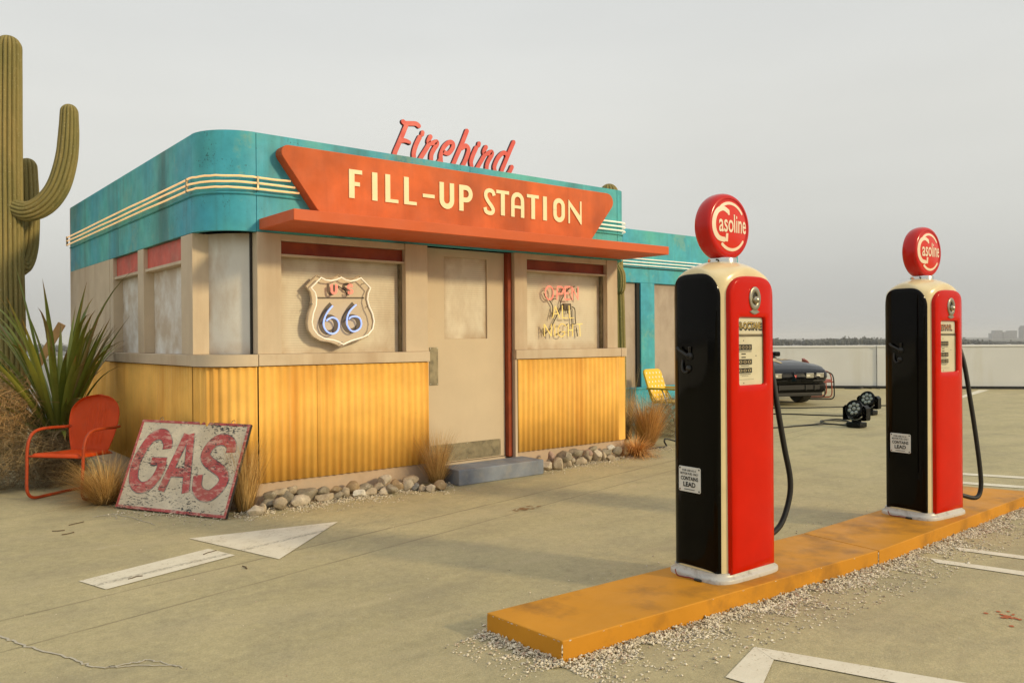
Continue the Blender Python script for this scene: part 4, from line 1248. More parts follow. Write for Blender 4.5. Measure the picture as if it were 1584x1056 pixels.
    # counters
    for (z0, z1, n) in ((1.206, 1.236, 4), (1.130, 1.158, 3), (1.085, 1.112, 3)):
        cw = MB().plate([(-.108, z0), (.012, z0), (.012, z1), (-.108, z1)], [], F, .003, .0055).obj('counter_window', PM['ink'], dc)
        mb = MB()
        for q in range(n):
            u = -.100 + q * (.108 / n)
            text_fit(mb, '0', u + .004, u + .108/n - .006, z0 + .006, z1 - .006, F, .0062)
        mb.obj('counter_digits', PM['digit'], cw, fixn=False)
    mb = MB(); rd = random.Random(8)
    for (z, a0, a1, hh) in ((1.196, -.108, .010, .006), (1.120, -.075, -.01, .005), (1.076, -.085, .0, .005), (1.068, -.07, -.02, .003)):
        u = a0
        while u < a1:
            w_ = rd.uniform(.002, .004)
            mb.add([F(u, z, .0034), F(u + w_, z, .0034), F(u + w_, z + hh, .0034), F(u, z + hh, .0034)], [(0, 1, 2, 3)]); u += w_ + .0025
    for (u, z) in ((-.055, 1.186), (-.055, 1.168)):
        mb.plate(rrect(u - .018, u + .018, z - .003, z + .003, .0025, 2), [], F, .003, .0036)
    for (u, z) in ((-.055, 1.256), (.05, 1.175), (-.055, 1.032)):
        mb.plate(arc(u, z, .0035, 0, 330, 7), [], F, .003, .0036)
    mb.plate([(-.11, 1.050), (.03, 1.050), (.03, 1.0513), (-.11, 1.0513)], [], F, .003, .0035)
    mb.obj('dial_print', PM['ink'], dc, fixn=False)
    MB().plate(rrect(WX0 - .001, WX1 + .001, WZ0 - .001, WZ1 + .001, .023, 4), [], F, .0105, .0105, grid=.06).obj('dial_glass', PM['glass'], t, fixn=False)
    # nickel bezel with bull's-eye lamp and diamond badge
    def oval(rx, rz): return [(.012 + rx*cos(2*pi*k/28), 1.478 + rz*sin(2*pi*k/28)) for k in range(28)]
    bz = MB().plate(oval(.043, .060), [oval(.026, .038)[::-1]], F, .018, .032, bev=.004).obj('bezel', PM['nickel'], t, smooth=50)
    MB().plate(oval(.0255, .0375), [], F, .022, .0245).obj('bezel_back', PM['ink'], bz)
    c = F(.012, 1.470, .032)
    MB().lathe([(.021*sin(pi*k/10), .021*cos(pi*k/10)) for k in range(11)], 16, Matrix.Translation(c)).obj('bulb', PM['nickel'], bz, smooth=180)
    MB().plate([(-.030, 1.408), (-.008, 1.400), (.010, 1.396), (.028, 1.400), (.050, 1.408), (.028, 1.416), (.010, 1.420), (-.008, 1.416)], [], F, .022, .029, bev=.003).obj('badge', PM['nickel'], t)
    # seam of the cap and bolts
    for sg_ in (-1, 1):
        MB().tube([(sg_*.214, -sup(PA, PB, .214) - .0005, 1.505), (sg_*.236, -sup(PA, PB, .236) - .0005, 1.505)], .0025, 6).obj('cap_seam', M['black'], t)
    # collar and globe
    MB().lathe([(.078, 1.668), (.078, 1.700), (.075, 1.706), (.04, 1.708)], 28).obj('globe_collar', M['chrome'], t, smooth=40)
    MB().tube([(-.072, -.03, 1.692), (-.096, -.038, 1.692)], .005, 8).obj('collar_screw', M['black'], t)
    Rg = .184
    Rx = Matrix.Translation((0, 0, 1.876)) @ Matrix.Rotation(pi/2, 4, 'X')       # lathe axis -> -y is +z local
    prof = [(.0, -.050), (.150, -.050), (.153, -.054), (.160, -.053)]
    prof += [(.160 + (Rg - .160) * sin(pi/2*k/7), -.053 + .050*(1 - cos(pi/2*k/7))) for k in range(1, 8)]
    prof += [(.160 + (Rg - .160) * cos(pi/2*k/7), .003 + .050*sin(pi/2*k/7)) for k in range(0, 8)]
    prof += [(.153, .054), (.150, .050), (0, .050)]
    gb = MB().lathe(prof, 56, Rx).obj('globe', PM['globe'], t, smooth=50)
    dome = lambda u, v: .049 + .014 * max(0, 1 - (u*u + v*v) / .147**2)
    GF = lambda u, v, w: Vector((u, -(dome(u, v) + w), 1.876 + v))
    MB().lathe([(.147 * k / 8, .049 + .014*(1 - (k/8)**2)) for k in range(8, -1, -1)], 48, Rx).obj('globe_face', PM['face'], gb, smooth=60)
    mb = MB()
    mb.ribbon([(-.018, .076), (-.060, .094), (-.105, .076), (-.130, .030), (-.128, -.025), (-.098, -.065), (-.050, -.075)], .026, GF, .0006, .0016, False, True, 6)
    mb.ribbon([(-.052, -.075), (-.036, -.075), (-.036, -.040)], .018, GF, .0006, .0020, False, False)
    mb.ribbon([(-.020, .086), (-.020, .060)], .014, GF, .0006, .0020, False, False)
    text_fit(mb, 'asoline', -.098, .138, -.034, .066, GF, .0019, .012)
    for sgn in (1, -1):
        P = [(.126*cos(radians(a)), sgn*.126*sin(radians(a))) for a in range(38, 132, 6)]
        wds = .016
        mb.ribbon([(x + (0.01 if sgn < 0 else 0), y) for x, y in P], wds, GF, .0006, .0016, True, False)
    mb.obj('globe_lettering', PM['gl'], gb, fixn=False)
    # hose on the far side with its nozzle boot
    MB().tube(spline(hose, 6), .016, 10).obj('hose', M['rubber'], t, smooth=60)
    MB().tube([(.225, -.02, 1.30), (.262, -.035, 1.285)], .024, 10).obj('hose_coupling', M['rubber'], t, smooth=40)
    MB().tube([(.225, -.03, .128), (.262, -.04, .136)], .024, 10).obj('hose_coupling', M['rubber'], t, smooth=40)
    nz = MB().box(PA, PA + .03, -.02, .05, 1.05, 1.22)
    nz.obj('nozzle_boot', M['rubber'], t, bevel=.006)
    MB().tube(spline([(PA + .05, .015, 1.06), (PA + .05, .015, 1.2), (PA + .06, .0, 1.29), (PA + .05, -.05, 1.31)], 5), .012, 8).obj('nozzle', M['steel'], t, smooth=60)
    # stray wire at the foot
    W = spline([(-.285, .10, .030), (-.292, .08, .006), (-.288, .04, .004), (-.287, .0, .008), (-.283, -.04, .006)], 5)
    MB().tube(W, .0035, 6).obj('wire', PM['lead'], t, smooth=60)
    MB().tube([(-.287, -.035, .007), (-.285, -.075, .007)], .007, 6).obj('wire_clip', M['rubber'], t)
    return t
make_pump('nearer black and red gas pump, its card reading HI-OCTANE, hose drooping on its right', 'HI-OCTANE', PM['gold'], (1.085, -3.835, .1002), radians(-2.5), [(.235, -.02, 1.30), (.285, -.05, 1.30), (.315, -.07, 1.18), (.350, -.095, .90), (.410, -.10, .65), (.465, -.10, .46), (.455, -.095, .33), (.395, -.08, .20), (.30, -.05, .14), (.235, -.03, .13)])
make_pump('farther black and red gas pump, its card reading ETHYL', 'ETHYL', PM['amber'], (3.380, -3.885, .1002), radians(-5.0), [(.235, -.02, 1.30), (.29, -.07, 1.28), (.335, -.12, 1.10), (.385, -.145, .80), (.445, -.155, .52), (.495, -.16, .26), (.505, -.155, .13), (.46, -.14, .075), (.36, -.08, .10), (.235, -.03, .13)])

# ------------------------------------------------------------------ gravel and stones
def gravel(name, pts, seed, m):
    rnd = random.Random(seed); mb = MB()
    oct_v = [(1, 0, 0), (-1, 0, 0), (0, 1, 0), (0, -1, 0), (0, 0, 1), (0, 0, -1)]
    oct_f = [(0, 2, 4), (2, 1, 4), (1, 3, 4), (3, 0, 4), (2, 0, 5), (1, 2, 5), (3, 1, 5), (0, 3, 5)]
    for (x, y, z, r) in pts:
        a = rnd.uniform(0, 2*pi); c_, s_ = cos(a), sin(a)
        sx, sy, sz = r*rnd.uniform(.7, 1.35), r*rnd.uniform(.6, 1.1), r*rnd.uniform(.5, .9)
        tl = rnd.uniform(-.5, .5)
        vs = []
        for v in oct_v:
            px, py, pz = v[0]*sx*rnd.uniform(.7, 1.2), v[1]*sy*rnd.uniform(.7, 1.2), v[2]*sz*rnd.uniform(.7, 1.2)
            px, pz = px*cos(tl) - pz*sin(tl), px*sin(tl) + pz*cos(tl)
            vs.append((x + px*c_ - py*s_, y + px*s_ + py*c_, z + sz*.6 + pz))
        mb.add(vs, oct_f)
    o = mb.obj(name, m, fixn=False); o['kind'] = 'stuff'
    return o
def gravel_mat():
    g = NT('pale_gravel')
    vo = g.n('ShaderNodeTexVoronoi'); vo.inputs['Scale'].default_value = 70; g.l(g.tc.outputs['Object'], vo.inputs['Vector'])
    sp = g.n('ShaderNodeSeparateColor'); g.l(vo.outputs['Color'], sp.inputs[0])
    c = g.mix(g.mr(sp.outputs[0], 0, 1, 0, 1), (0.50, 0.43, 0.30), (0.80, 0.73, 0.58))
    c = g.mix(g.mr(sp.outputs[1], .8, .86, 0, .7), c, (0.10, 0.085, 0.07))
    c = g.mix(g.mr(sp.outputs[2], .88, .92, 0, .5), c, (0.35, 0.17, 0.10))
    g.bsdf(c, 0.85, 0, g.noise(300, 2), 0.2, 0.002, spec=.3)
    return g.m
gm = gravel_mat()
rnd = random.Random(21); pts = []
def edge_pts(a, b, out, n, spread, far):
    A, B, O = Vector(a), Vector(b), Vector(out)
    for k in range(n):
        t = rnd.random(); lump = .7 + .3*sin(t*23 + 1) + .25*sin(t*61)
        d = abs(rnd.gauss(0, spread)) * lump if rnd.random() > .13 else rnd.uniform(0, far)
        p = A + (B - A) * t + O * d
        z = max(0, .022 - d * .3) * rnd.random() * (1 if d < .08 else 0)
        pts.append((p.x, p.y, z, rnd.uniform(.0038, .0082) if rnd.random() > .08 else rnd.uniform(.008, .0115)))
edge_pts((-.33, -4.04), (2.107, -4.188), (-.06, -1), 6200, .10, .38)
edge_pts((2.107, -4.188), (4.86, -4.13), (.02, -1), 5600, .10, .36)
edge_pts((-.34, -3.53), (-.315, -4.06), (-1, -.05), 1300, .065, .26)
edge_pts((-.37, -3.542), (2.161, -3.655), (0, 1), 330, .05, .5)
edge_pts((2.168, -3.655), (4.69, -3.61), (0, 1), 200, .05, .4)
gravel('gravel', pts, 4, gm)
pts = []
edge_pts((-.30, -.18), (1.80, -.18), (0, -1), 2300, .12, .42)
edge_pts((2.87, -.14), (4.75, -.10), (0, -1), 1500, .10, .36)
edge_pts((4.6, .1), (6.4, .15), (0, -1), 700, .15, .45)
edge_pts((-.95, .55), (-.35, -.30), (-.8, -.5), 260, .06, .3)
for k in range(500): pts.append((rnd.uniform(-.2, 1.75), rnd.uniform(-.25, -.02), 0, rnd.uniform(.003, .007)))
for k in range(400): pts.append((rnd.uniform(2.9, 4.5), rnd.uniform(-.2, -.02), 0, rnd.uniform(.003, .007)))
gravel('gravel', pts, 5, gm)
pts = []
for k in range(420):
    pts.append((rnd.uniform(-2.6, 5), rnd.uniform(-5.6, -.5), 0, rnd.uniform(.002, .005)))
pts = [p for p in pts if not (-.36 < p[0] < 4.9 and -4.25 < p[1] < -3.5)]
gravel('grit', pts, 6, gm)
# dry twigs and a red leaf on the deck
TWP = ('in front of the orange chair, middle of three', 'in front of the orange chair, nearest of three', 'in front of the orange chair, farthest of three', 'on the bare deck right of the arrow shaft', 'on the near end of the white arrow shaft', 'on the far end of the white arrow shaft')
rnd = random.Random(9)
for k, (x, y) in enumerate(((-1.45, .12), (-1.42, -.02), (-1.3, .3), (-.78, -1.72), (-1.35, -1.5), (-.82, -1.22))):
    a = rnd.uniform(0, 6); l = rnd.uniform(.03, .07)
    P = [(x + cos(a)*l*t + rnd.uniform(-.008, .008), y + sin(a)*l*t + rnd.uniform(-.008, .008), .006) for t in (-1, -.4, .2, 1)]
    tag(MB().tube(spline(P, 3), .0035, 5).obj('dry_twig', plain('twig_bark', (.10, .07, .04), .9) if k == 0 else bpy.data.materials['twig_bark']),
        'tiny dry brown twig ' + TWP[k], 'twig', 'dry twigs on the deck')
lf = MB(); lf.add([(.375, -.285, .010), (.395, -.297, .022), (.425, -.290, .014), (.405, -.278, .020)], [(0, 1, 3), (1, 2, 3)])
tag(lf.obj('red_leaf', plain('red_leaf', (.5, .02, .02), .6), fixn=False), 'tiny bright red leaf on the gravel beneath the grey stones', 'leaf')

STONES = [(-0.147,-0.296,0.032,0.057,0.036,'p'),(-0.064,-0.236,0.038,0.023,0.042,'b'),(0.034,-0.12,0.039,0.054,0.038,'g'),(0.046,-0.12,0.112,0.048,0.035,'g'),(0.087,-0.231,0.043,0.055,0.048,'b'),(0.141,-0.12,0.127,0.065,0.026,'b'),(0.192,-0.12,0.072,0.065,0.06,'g'),(0.245,-0.12,0.131,0.038,0.033,'b'),(0.288,-0.189,0.039,0.076,0.044,'p'),(0.367,-0.12,0.072,0.088,0.064,'g'),(0.523,-0.12,0.086,0.056,0.034,'g'),(0.522,-0.158,0.035,0.078,0.039,'b'),(0.634,-0.12,0.078,0.051,0.028,'o'),(0.637,-0.163,0.032,0.045,0.036,'g'),(0.734,-0.12,0.048,0.04,0.048,'b'),(0.802,-0.12,0.08,0.057,0.048,'o'),(0.826,-0.179,0.028,0.069,0.031,'w'),(0.934,-0.12,0.064,0.07,0.035,'g'),(0.961,-0.169,0.029,0.052,0.032,'b'),(1.073,-0.12,0.059,0.059,0.038,'b'),(1.064,-0.228,0.028,0.052,0.031,'p'),(1.134,-0.12,0.111,0.057,0.045,'p'),(1.118,-0.249,0.042,0.044,0.047,'g'),(1.242,-0.145,0.048,0.057,0.054,'o'),(1.384,-0.12,0.076,0.079,0.039,'b'),(1.328,-0.197,0.045,0.042,0.05,'p'),(1.379,-0.238,0.03,0.033,0.033,'d'),(1.421,-0.304,0.027,0.033,0.03,'b'),(1.458,-0.377,0.03,0.045,0.033,'p'),(1.57,-0.364,0.041,0.056,0.046,'o'),
(2.977,-0.12,0.09,0.058,0.044,'o'),(2.90,-0.216,0.032,0.04,0.036,'o'),(3.015,-0.187,0.046,0.058,0.051,'p'),(3.154,-0.12,0.124,0.032,0.056,'r'),(3.159,-0.212,0.053,0.059,0.059,'b'),(3.14,-0.12,0.056,0.04,0.04,'b'),(3.335,-0.12,0.106,0.078,0.067,'g'),(3.349,-0.169,0.04,0.057,0.045,'b'),(3.458,-0.12,0.057,0.03,0.03,'p'),(3.521,-0.12,0.134,0.083,0.045,'g'),(3.562,-0.142,0.038,0.073,0.042,'b'),(3.7,-0.12,0.071,0.049,0.064,'b'),(3.722,-0.12,0.107,0.038,0.038,'r'),(3.831,-0.12,0.089,0.054,0.074,'p'),(3.777,-0.12,0.156,0.059,0.028,'g'),(3.94,-0.12,0.056,0.034,0.044,'b'),(3.997,-0.12,0.1,0.063,0.034,'g'),(4.064,-0.12,0.146,0.047,0.031,'w'),(4.039,-0.154,0.031,0.06,0.034,'b'),(4.166,-0.12,0.101,0.063,0.044,'g')]
TONE = {'p': ((0.50, 0.43, 0.33), 'pale cream'), 'b': ((0.40, 0.33, 0.235), 'beige'), 'g': ((0.27, 0.235, 0.175), 'speckled grey-brown'), 'o': ((0.33, 0.24, 0.14), 'tan-brown'), 'r': ((0.42, 0.29, 0.23), 'pinkish'), 'w': ((0.62, 0.59, 0.52), 'whitish'), 'd': ((0.24, 0.24, 0.23), 'blue-grey')}
def stone_mat(k, c):
    g = NT('river_stone_' + k)
    oi = g.n('ShaderNodeObjectInfo')
    vec = g.n('ShaderNodeVectorMath', operation='ADD'); g.l(g.tc.outputs['Object'], vec.inputs[0]); g.l(oi.outputs['Location'], vec.inputs[1])
    V_ = vec.outputs[0]
    cc = g.mix(1.0, c, g.mr(g.noise(16, 5, V_), .3, .7, .72, 1.25), 'MULTIPLY')
    cc = g.mix(g.mr(g.noise(70, 4, V_, .7), .52, .7, 0, .6), cc, tuple(x*.42 for x in c))
    cc = g.mix(g.mr(g.noise(28, 3, V_, .6, 1.0), .62, .68, 0, .4), cc, (.55, .5, .42))
    g.bsdf(cc, .82, 0, g.noise(45, 5, V_, .65), .5, .008, spec=.3)
    return g.m
SM = {k: stone_mat(v[1].replace(' ', '_').replace('-', '_'), v[0]) for k, v in TONE.items()}
from mathutils import noise as mnoise
ico = bmesh.new(); bmesh.ops.create_icosphere(ico, subdivisions=3, radius=1.0)
ICV = [v.co.copy() for v in ico.verts]; ICF = [tuple(v.index for v in f.verts) for f in ico.faces]; ico.free()
ORD = ['first', 'second', 'third', 'fourth', 'fifth', 'sixth', 'seventh', 'eighth', 'ninth', 'tenth', 'eleventh', 'twelfth', 'thirteenth', 'fourteenth', 'fifteenth', 'sixteenth', 'seventeenth', 'eighteenth', 'nineteenth', 'twentieth']
seen = {}
for i, (x, y, z, rx, rz, tn) in enumerate(STONES):
    rnd = random.Random(100 + i)
    off = Vector((rnd.uniform(-50, 50), rnd.uniform(-50, 50), rnd.uniform(-50, 50)))
    ry = min(rx, rz) * rnd.uniform(.95, 1.2)
    if y - (-.12) > -1e-6: ry = min(ry, .075)
    ang = rnd.uniform(0, .8); pln = []
    for k in range(12):
        n_ = Vector((rnd.gauss(0, 1), rnd.gauss(0, 1), rnd.gauss(0, 1))).normalized(); pln.append((n_, rnd.uniform(.55, .92)))
    vs = []
    for v in ICV:
        q = v.copy()
        for n_, d_ in pln:
            t = q.dot(n_) - d_
            if t > 0: q -= n_ * t * .9
        q *= 1.12 + .18 * mnoise.noise(v * 1.3 + off) + .05 * mnoise.noise(v * 4 + off)
        vs.append((q.x * rx * 1.12, q.y * ry * 1.12, max(q.z * rz * 1.12, -z + .002)))
    mb = MB(); mb.add(vs, ICF)
    o = mb.obj('stone', SM[tn], smooth=30, fixn=False)
    o.location = (x, y, z)
    side = 'left' if i < 30 else 'right'
    shape = 'angular' if rx < rz*1.15 and tn in 'or' else ('long flat' if rx > 1.75*rz else ('upright' if rz > rx*1.2 else ('large' if rx > .07 else ('small' if rx < .042 else 'rounded'))))
    key = (side, tn, shape); seen[key] = seen.get(key, 0) + 1
    o['category'] = 'stone'; o['group'] = 'stones along the foot of the station'
    o['_k'] = str(key)
    place = 'below the left yellow panel' if side == 'left' else 'right of the blue step'
    o['label'] = (shape, TONE[tn][1], place, seen[key], key)[0] + '|' + TONE[tn][1] + '|' + place + '|' + str(seen[key])
for o in [o for o in bpy.data.objects if o.name.startswith('stone') and 'group' in o and o['category'] == 'stone']:
    shape, tone, place, k = o['label'].split('|')
    tot = seen[eval(o['_k'])]
    if tot == 1: o['label'] = f'the only {shape} {tone} stone {place}'
    else: o['label'] = f'{shape} {tone} stone {place}, {ORD[int(k)-1]} of {tot} from the left'
    del o['_k']

# ------------------------------------------------------------------ leaning GAS board
GASL = {
  'G': [(0.375,0.51),(0.362,0.564),(0.301,0.623),(0.227,0.626),(0.159,0.586),(0.111,0.497),(0.081,0.395),(0.087,0.297),(0.12,0.219),(0.199,0.175),(0.285,0.194),(0.343,0.255),(0.37,0.331),(0.368,0.402)],
  'Gbar': [(0.242,0.4),(0.406,0.404)], 'A1': [(0.548,0.644),(0.444,0.163)], 'A2': [(0.587,0.646),(0.709,0.165)], 'Abar': [(0.502,0.322),(0.66,0.327)],
  'S': [(1.055,0.513),(1.042,0.573),(0.968,0.613),(0.883,0.603),(0.825,0.55),(0.804,0.479),(0.852,0.429),(0.937,0.391),(1.03,0.345),(1.063,0.288),(1.032,0.219),(0.956,0.159),(0.865,0.17),(0.81,0.221),(0.789,0.313)]}
def worn(name, base, under, dark, amt, thr):
    g = NT(name)
    def hv(sc): return g.mapping((1.0, 1.0, sc))
    c = g.mix(1.0, base, g.mr(g.noise(5, 5), .3, .7, .8, 1.15), 'MULTIPLY')
    c = g.mix(g.mr(g.noise(11, 6, hv(3.0), .7), thr, thr + .1, 0, amt), c, under)
    c = g.mix(g.mr(g.noise(3, 5, None, .6), .5, .75, 0, .5), c, (.40, .31, .2))
    # flaked-off patches along the grain, showing the dark ground coat
    fl = g.math('ADD', g.noise(26, 6, hv(3.5), .72), g.math('MULTIPLY', g.noise(3.6, 4, hv(1.8), .6), .55))
    c = g.mix(g.mr(fl, .862, .885, 0, .92), c, dark)
    fl2 = g.noise(95, 5, hv(4.0), .75)
    c = g.mix(g.mr(fl2, .60, .66, 0, .6), c, dark)
    h = g.math('ADD', g.mr(fl, .88, .92, 1, 0), g.math('MULTIPLY', g.noise(40, 5, hv(6), .7), .6))
    g.bsdf(c, .75, 0, h, .6, .004, spec=.3)
    return g.m
GM_b = worn('flaked_cream_board', (0.64, 0.56, 0.42), (0.48, 0.43, 0.34), (0.035, 0.04, 0.05), .5, .5)
GM_r = worn('flaked_red_paint', (0.46, 0.085, 0.085), (0.62, 0.40, 0.33), (0.08, 0.06, 0.06), .7, .50)
GM_o = worn('faded_dark_outline', (0.17, 0.16, 0.16), (0.45, 0.4, 0.32), (0.035, 0.04, 0.05), .9, .48)
GM_e = mat('old_board_edge', (0.035, 0.028, 0.022), 0.8)
gd = Vector((0.450126, -0.892965, 0)); gu = Vector((0.341723, 0.172256, 0.923880)); gn = gd.cross(gu).normalized()
gs = thing('gas_board', 'flaking cream board with big red letters GAS leaning against the station corner', 'sign', (-0.9270, 0.7275, .014))
GFm = lambda u, v, w: gd*u + gu*v + gn*w
W_, H_ = 1.178, .752
bd = MB().plate([(0, 0), (W_, 0), (W_, H_), (0, H_)], [], GFm, -.026, -.0005).obj('board_back', GM_e, gs)
MB().plate([(.018, .018), (W_-.018, .018), (W_-.018, H_-.018), (.018, H_-.018)], [], GFm, -.0004, .0).obj('board_face', GM_b, gs)
mb = MB()
for (a, b, c, d) in ((0, W_, 0, .022), (0, W_, H_-.020, H_), (0, .022, .0221, H_-.0201), (W_-.022, W_, .0221, H_-.0201)):
    mb.plate([(a, c), (b, c), (b, d), (a, d)], [], GFm, -.0004, .0025)
mb.obj('red_border', GM_r, gs)
for grp in (('G', 'Gbar'), ('A1', 'A2', 'Abar'), ('S',)):
    a_, b_ = MB(), MB()
    for i, k in enumerate(grp):
        s_ = GASL[k]; sm = len(s_) > 2
        w_ = .088 if k in 'GS' else (.07 if k != 'Gbar' else .06)
        b_.ribbon(s_, w_ + .016, GFm, .0002, .0008 + i*.0002, False, sm, 6)
        a_.ribbon([(x - .002, y + .002) for x, y in s_], w_, GFm, .0002, .0022 + i*.0003, False, sm, 6)
    lt = a_.obj('letter', GM_r, gs)
    b_.obj('letter_outline', GM_o, lt)
for u in (.20, .985):
    MB().tube([GFm(u - .018, H_ + .002, -.012), GFm(u - .016, H_ + .022, -.012), GFm(u, H_ + .032, -.012), GFm(u + .016, H_ + .022, -.012), GFm(u + .018, H_ + .002, -.012)], .0028, 6).obj('hanging_eye', M['brass'], gs)

# ------------------------------------------------------------------ metal shell-back chairs
def shell_chair(label, shell_m, tube_m, loc, rz, slotted=False, group=None):
    t = thing('metal_chair', label, 'chair', loc, rz, group)
    # front is -y. One bent tube each side: arm, front leg, floor runner, joined at the back
    for s_ in (-1, 1):
        P = [(s_*.235, .27, .60), (s_*.262, .16, .602), (s_*.275, -.02, .610), (s_*.28, -.14, .600), (s_*.282, -.21, .555), (s_*.282, -.245, .46), (s_*.28, -.255, .30), (s_*.277, -.262, .12), (s_*.272, -.245, .050), (s_*.262, -.19, .0165), (s_*.25, -.05, .0145), (s_*.235, .16, .0145), (s_*.215, .25, .0145)]
        if s_ == 1: P += [(.16, .285, .0145), (0.0, .29, .0145)]
        else: P += [(-.16, .285, .0145), (-.001, .29, .0145)]
        MB().tube(spline(P, 5), .0135, 10).obj('side_tube', tube_m, t, smooth=60)
    for y, z in ((-.17, .385), (.14, .375)):
        MB().tube([(-.278 if y < 0 else -.2, y - (.075 if y < 0 else 0), z), (.278 if y < 0 else .2, y - (.075 if y < 0 else 0), z)], .010, 8).obj('seat_rail', tube_m, t, smooth=60)
    # seat pan
    def seat(u, v):
        x = (u*2 - 1); y = v
        w = .255 - .045*v
        e = max(abs(x), abs(2*v - 1))
        z = .415 - .018*(1 - x*x)*sin(pi*v) - .022*v
        lip = max(0, (e - .86)/.14)
        z -= .032*lip**2
        yy = -.262 + .47*v
        xx = x * w
        if v < .25: xx *= 1 - .06*((.25 - v)/.25)**2
        return (xx, yy, z)
    o = MB().grid(seat, 22, 20).obj('seat', shell_m, t, smooth=60)
    sd = o.modifiers.new('Solidify', 'SOLIDIFY'); sd.thickness = .004; sd.offset = 0
    # backrest: shield outline with pressed ribs
    def halfw(v):
        if v < .62: return .185 + .075 * sin(v/.62*pi/2)
        q = (v - .62)/.38
        return .26 * sqrt(max(0, 1 - q**2.4))
    def back(u, v):
        x = (u*2 - 1); w = max(halfw(v), .012)
        h = .53*v
        yb = .215 + .22*h + .05*max(0, v - .75)**1.2
        e = max(abs(x), 1 - (1 - v)/.14 if v > .86 else 0)
        curl = .035*x*x + .02*max(0, (abs(x) - .88)/.12)**2
        rib = 0
        if .12 < v < .86:
            fade = min(1, (v - .12)/.08, (.86 - v)/.08)
            for r in (-.33, -.11, .11, .33):
                rib += .011*fade*math.exp(-((x - r)/.042)**2)
        return (x*w, yb - curl - rib, .372 + h*.975)
    mb = MB().grid(back, 72, 34)
    if slotted:
        keep = []
        for k, f in enumerate(mb.f):
            i = k % 72; j = k // 72
            if (i // 6) % 2 == 1 and 5 < j < 27 and 6 < i < 66: continue
            keep.append(f)
        mb.f = keep
    o = mb.obj('backrest', shell_m, t, smooth=60)
    sd = o.modifiers.new('Solidify', 'SOLIDIFY'); sd.thickness = .005; sd.offset = 0
    for s_ in (-1, 1):
        MB().tube([(s_*.232, .262, .60), (s_*.222, .272, .60)], .017, 10).obj('arm_bolt', M['steel'], t)
    return t
CH_red = mat('rusty_orange_red_paint', (0.56, 0.062, 0.008), 0.5, spec=.2, var=.15, vscale=7, dirt=(.30, .05, .02), damt=.5, dscale=7, dlo=.52, dhi=.75, chips=(.62, .30, .17), camt=.86, cscale=30, bump=.1)
CH_tube = mat('worn_orange_tube_paint', (0.40, 0.055, 0.014), 0.5, spec=.25, var=.2, vscale=9, dirt=(.16, .05, .03), damt=.7, dscale=16, chips=(.55, .36, .25), camt=.71, cscale=60, bump=.1)
shell_chair('weathered orange-red shell-back metal chair beside the leaning GAS board', CH_red, CH_tube, (-1.055, 1.545, .0), atan2(-.87, .50) + radians(9))
CH_or = plain('orange_chair_paint', (0.34, 0.07, 0.03), .5)
shell_chair('orange slat-backed chair on black tubing, beyond the black car nose', CH_or, M['black'], (14.17, 3.20, 0), radians(50), True)
shell_chair('all-orange tubular chair tucked behind the black-framed one by the car', CH_or, CH_or, (14.75, 3.55, 0), radians(42), True)

# ------------------------------------------------------------------ folding lawn chair
LY = mat('yellow_vinyl', (0.82, 0.50, 0.016), .4, var=.06, bump=.1)
LW = plain('white_dot', (.82, .80, .72), .5)
LA = plain('olive_arm', (0.50, 0.34, 0.03), .4)
lc = thing('lawn_chair', 'folding lawn chair with yellow pads spotted with white, in front of the teal annex', 'chair', (7.02, 1.47, 0), radians(9))
for s_ in (-1, 1):
    MB().tube(spline([(s_*.25, -.28, .011), (s_*.25, -.15, .30), (s_*.25, -.02, .58), (s_*.25, .0, .60)], 4), .011, 8).obj('leg', M['chrome'], lc, smooth=60)
    MB().tube(spline([(s_*.24, .30, .011), (s_*.24, .10, .25), (s_*.24, -.20, .40), (s_*.24, -.26, .41)], 4), .011, 8).obj('leg', M['chrome'], lc, smooth=60)
    MB().tube([(s_*.225, .16, .38), (s_*.225, .315, .86)], .011, 8).obj('back_tube', M['chrome'], lc, smooth=60)
    MB().plate(rrect(s_*.25 - .028, s_*.25 + .028, -.27, .25, .02), [], lambda u, v, w: Vector((u, v, .605 + w)), 0, .026, bev=.004).obj('armrest', LA, lc)
    MB().tube([(s_*.235, .22, .60), (s_*.235, .10, .42)], .008, 6).obj('arm_brace', LA, lc)
MB().tube([(-.24, .30, .011), (.24, .30, .011)], .010, 8).obj('cross_tube', M['chrome'], lc)
MB().tube([(-.25, -.28, .011), (.25, -.28, .011)], .010, 8).obj('cross_tube', M['chrome'], lc)
sp_ = MB().plate(rrect(-.235, .235, -.26, .17, .05), [], lambda u, v, w: Vector((u, v, .405 + w)), 0, .03, bev=.012).obj('seat_pad', LY, lc, smooth=60)
BF = lambda u, v, w: Vector((u, .16 + .33*v - w*.94, .39 + .945*v + .31*w - .02))
bp = MB().plate(rrect(-.235, .235, .03, .55, .07), [], BF, 0, .03, bev=.012).obj('back_pad', LY, lc, smooth=60)
mb = MB(); k = 0
for j in range(7):
    for i in range(5):
        u = -.19 + .092*i + (.046 if j % 2 else 0); v = .075 + .07*j
        if abs(u) < .225 and not (v > .5 and abs(u) > .19): mb.plate([(u + .012*cos(2*pi*q/10), v + .016*sin(2*pi*q/10)) for q in range(10)], [], BF, .0301, .0312)
mb.obj('white_dots', LW, bp, fixn=False)
mb = MB()
for j in range(5):
    for i in range(5):
        u = -.19 + .092*i + (.046 if j % 2 else 0); v = -.22 + .08*j
        if abs(u) < .22: mb.plate([(u + .012*cos(2*pi*q/10), v + .016*sin(2*pi*q/10)) for q in range(10)], [], lambda a, b, w: Vector((a, b, .405 + w)), .0301, .0312)
mb.obj('white_dots', LW, sp_, fixn=False)

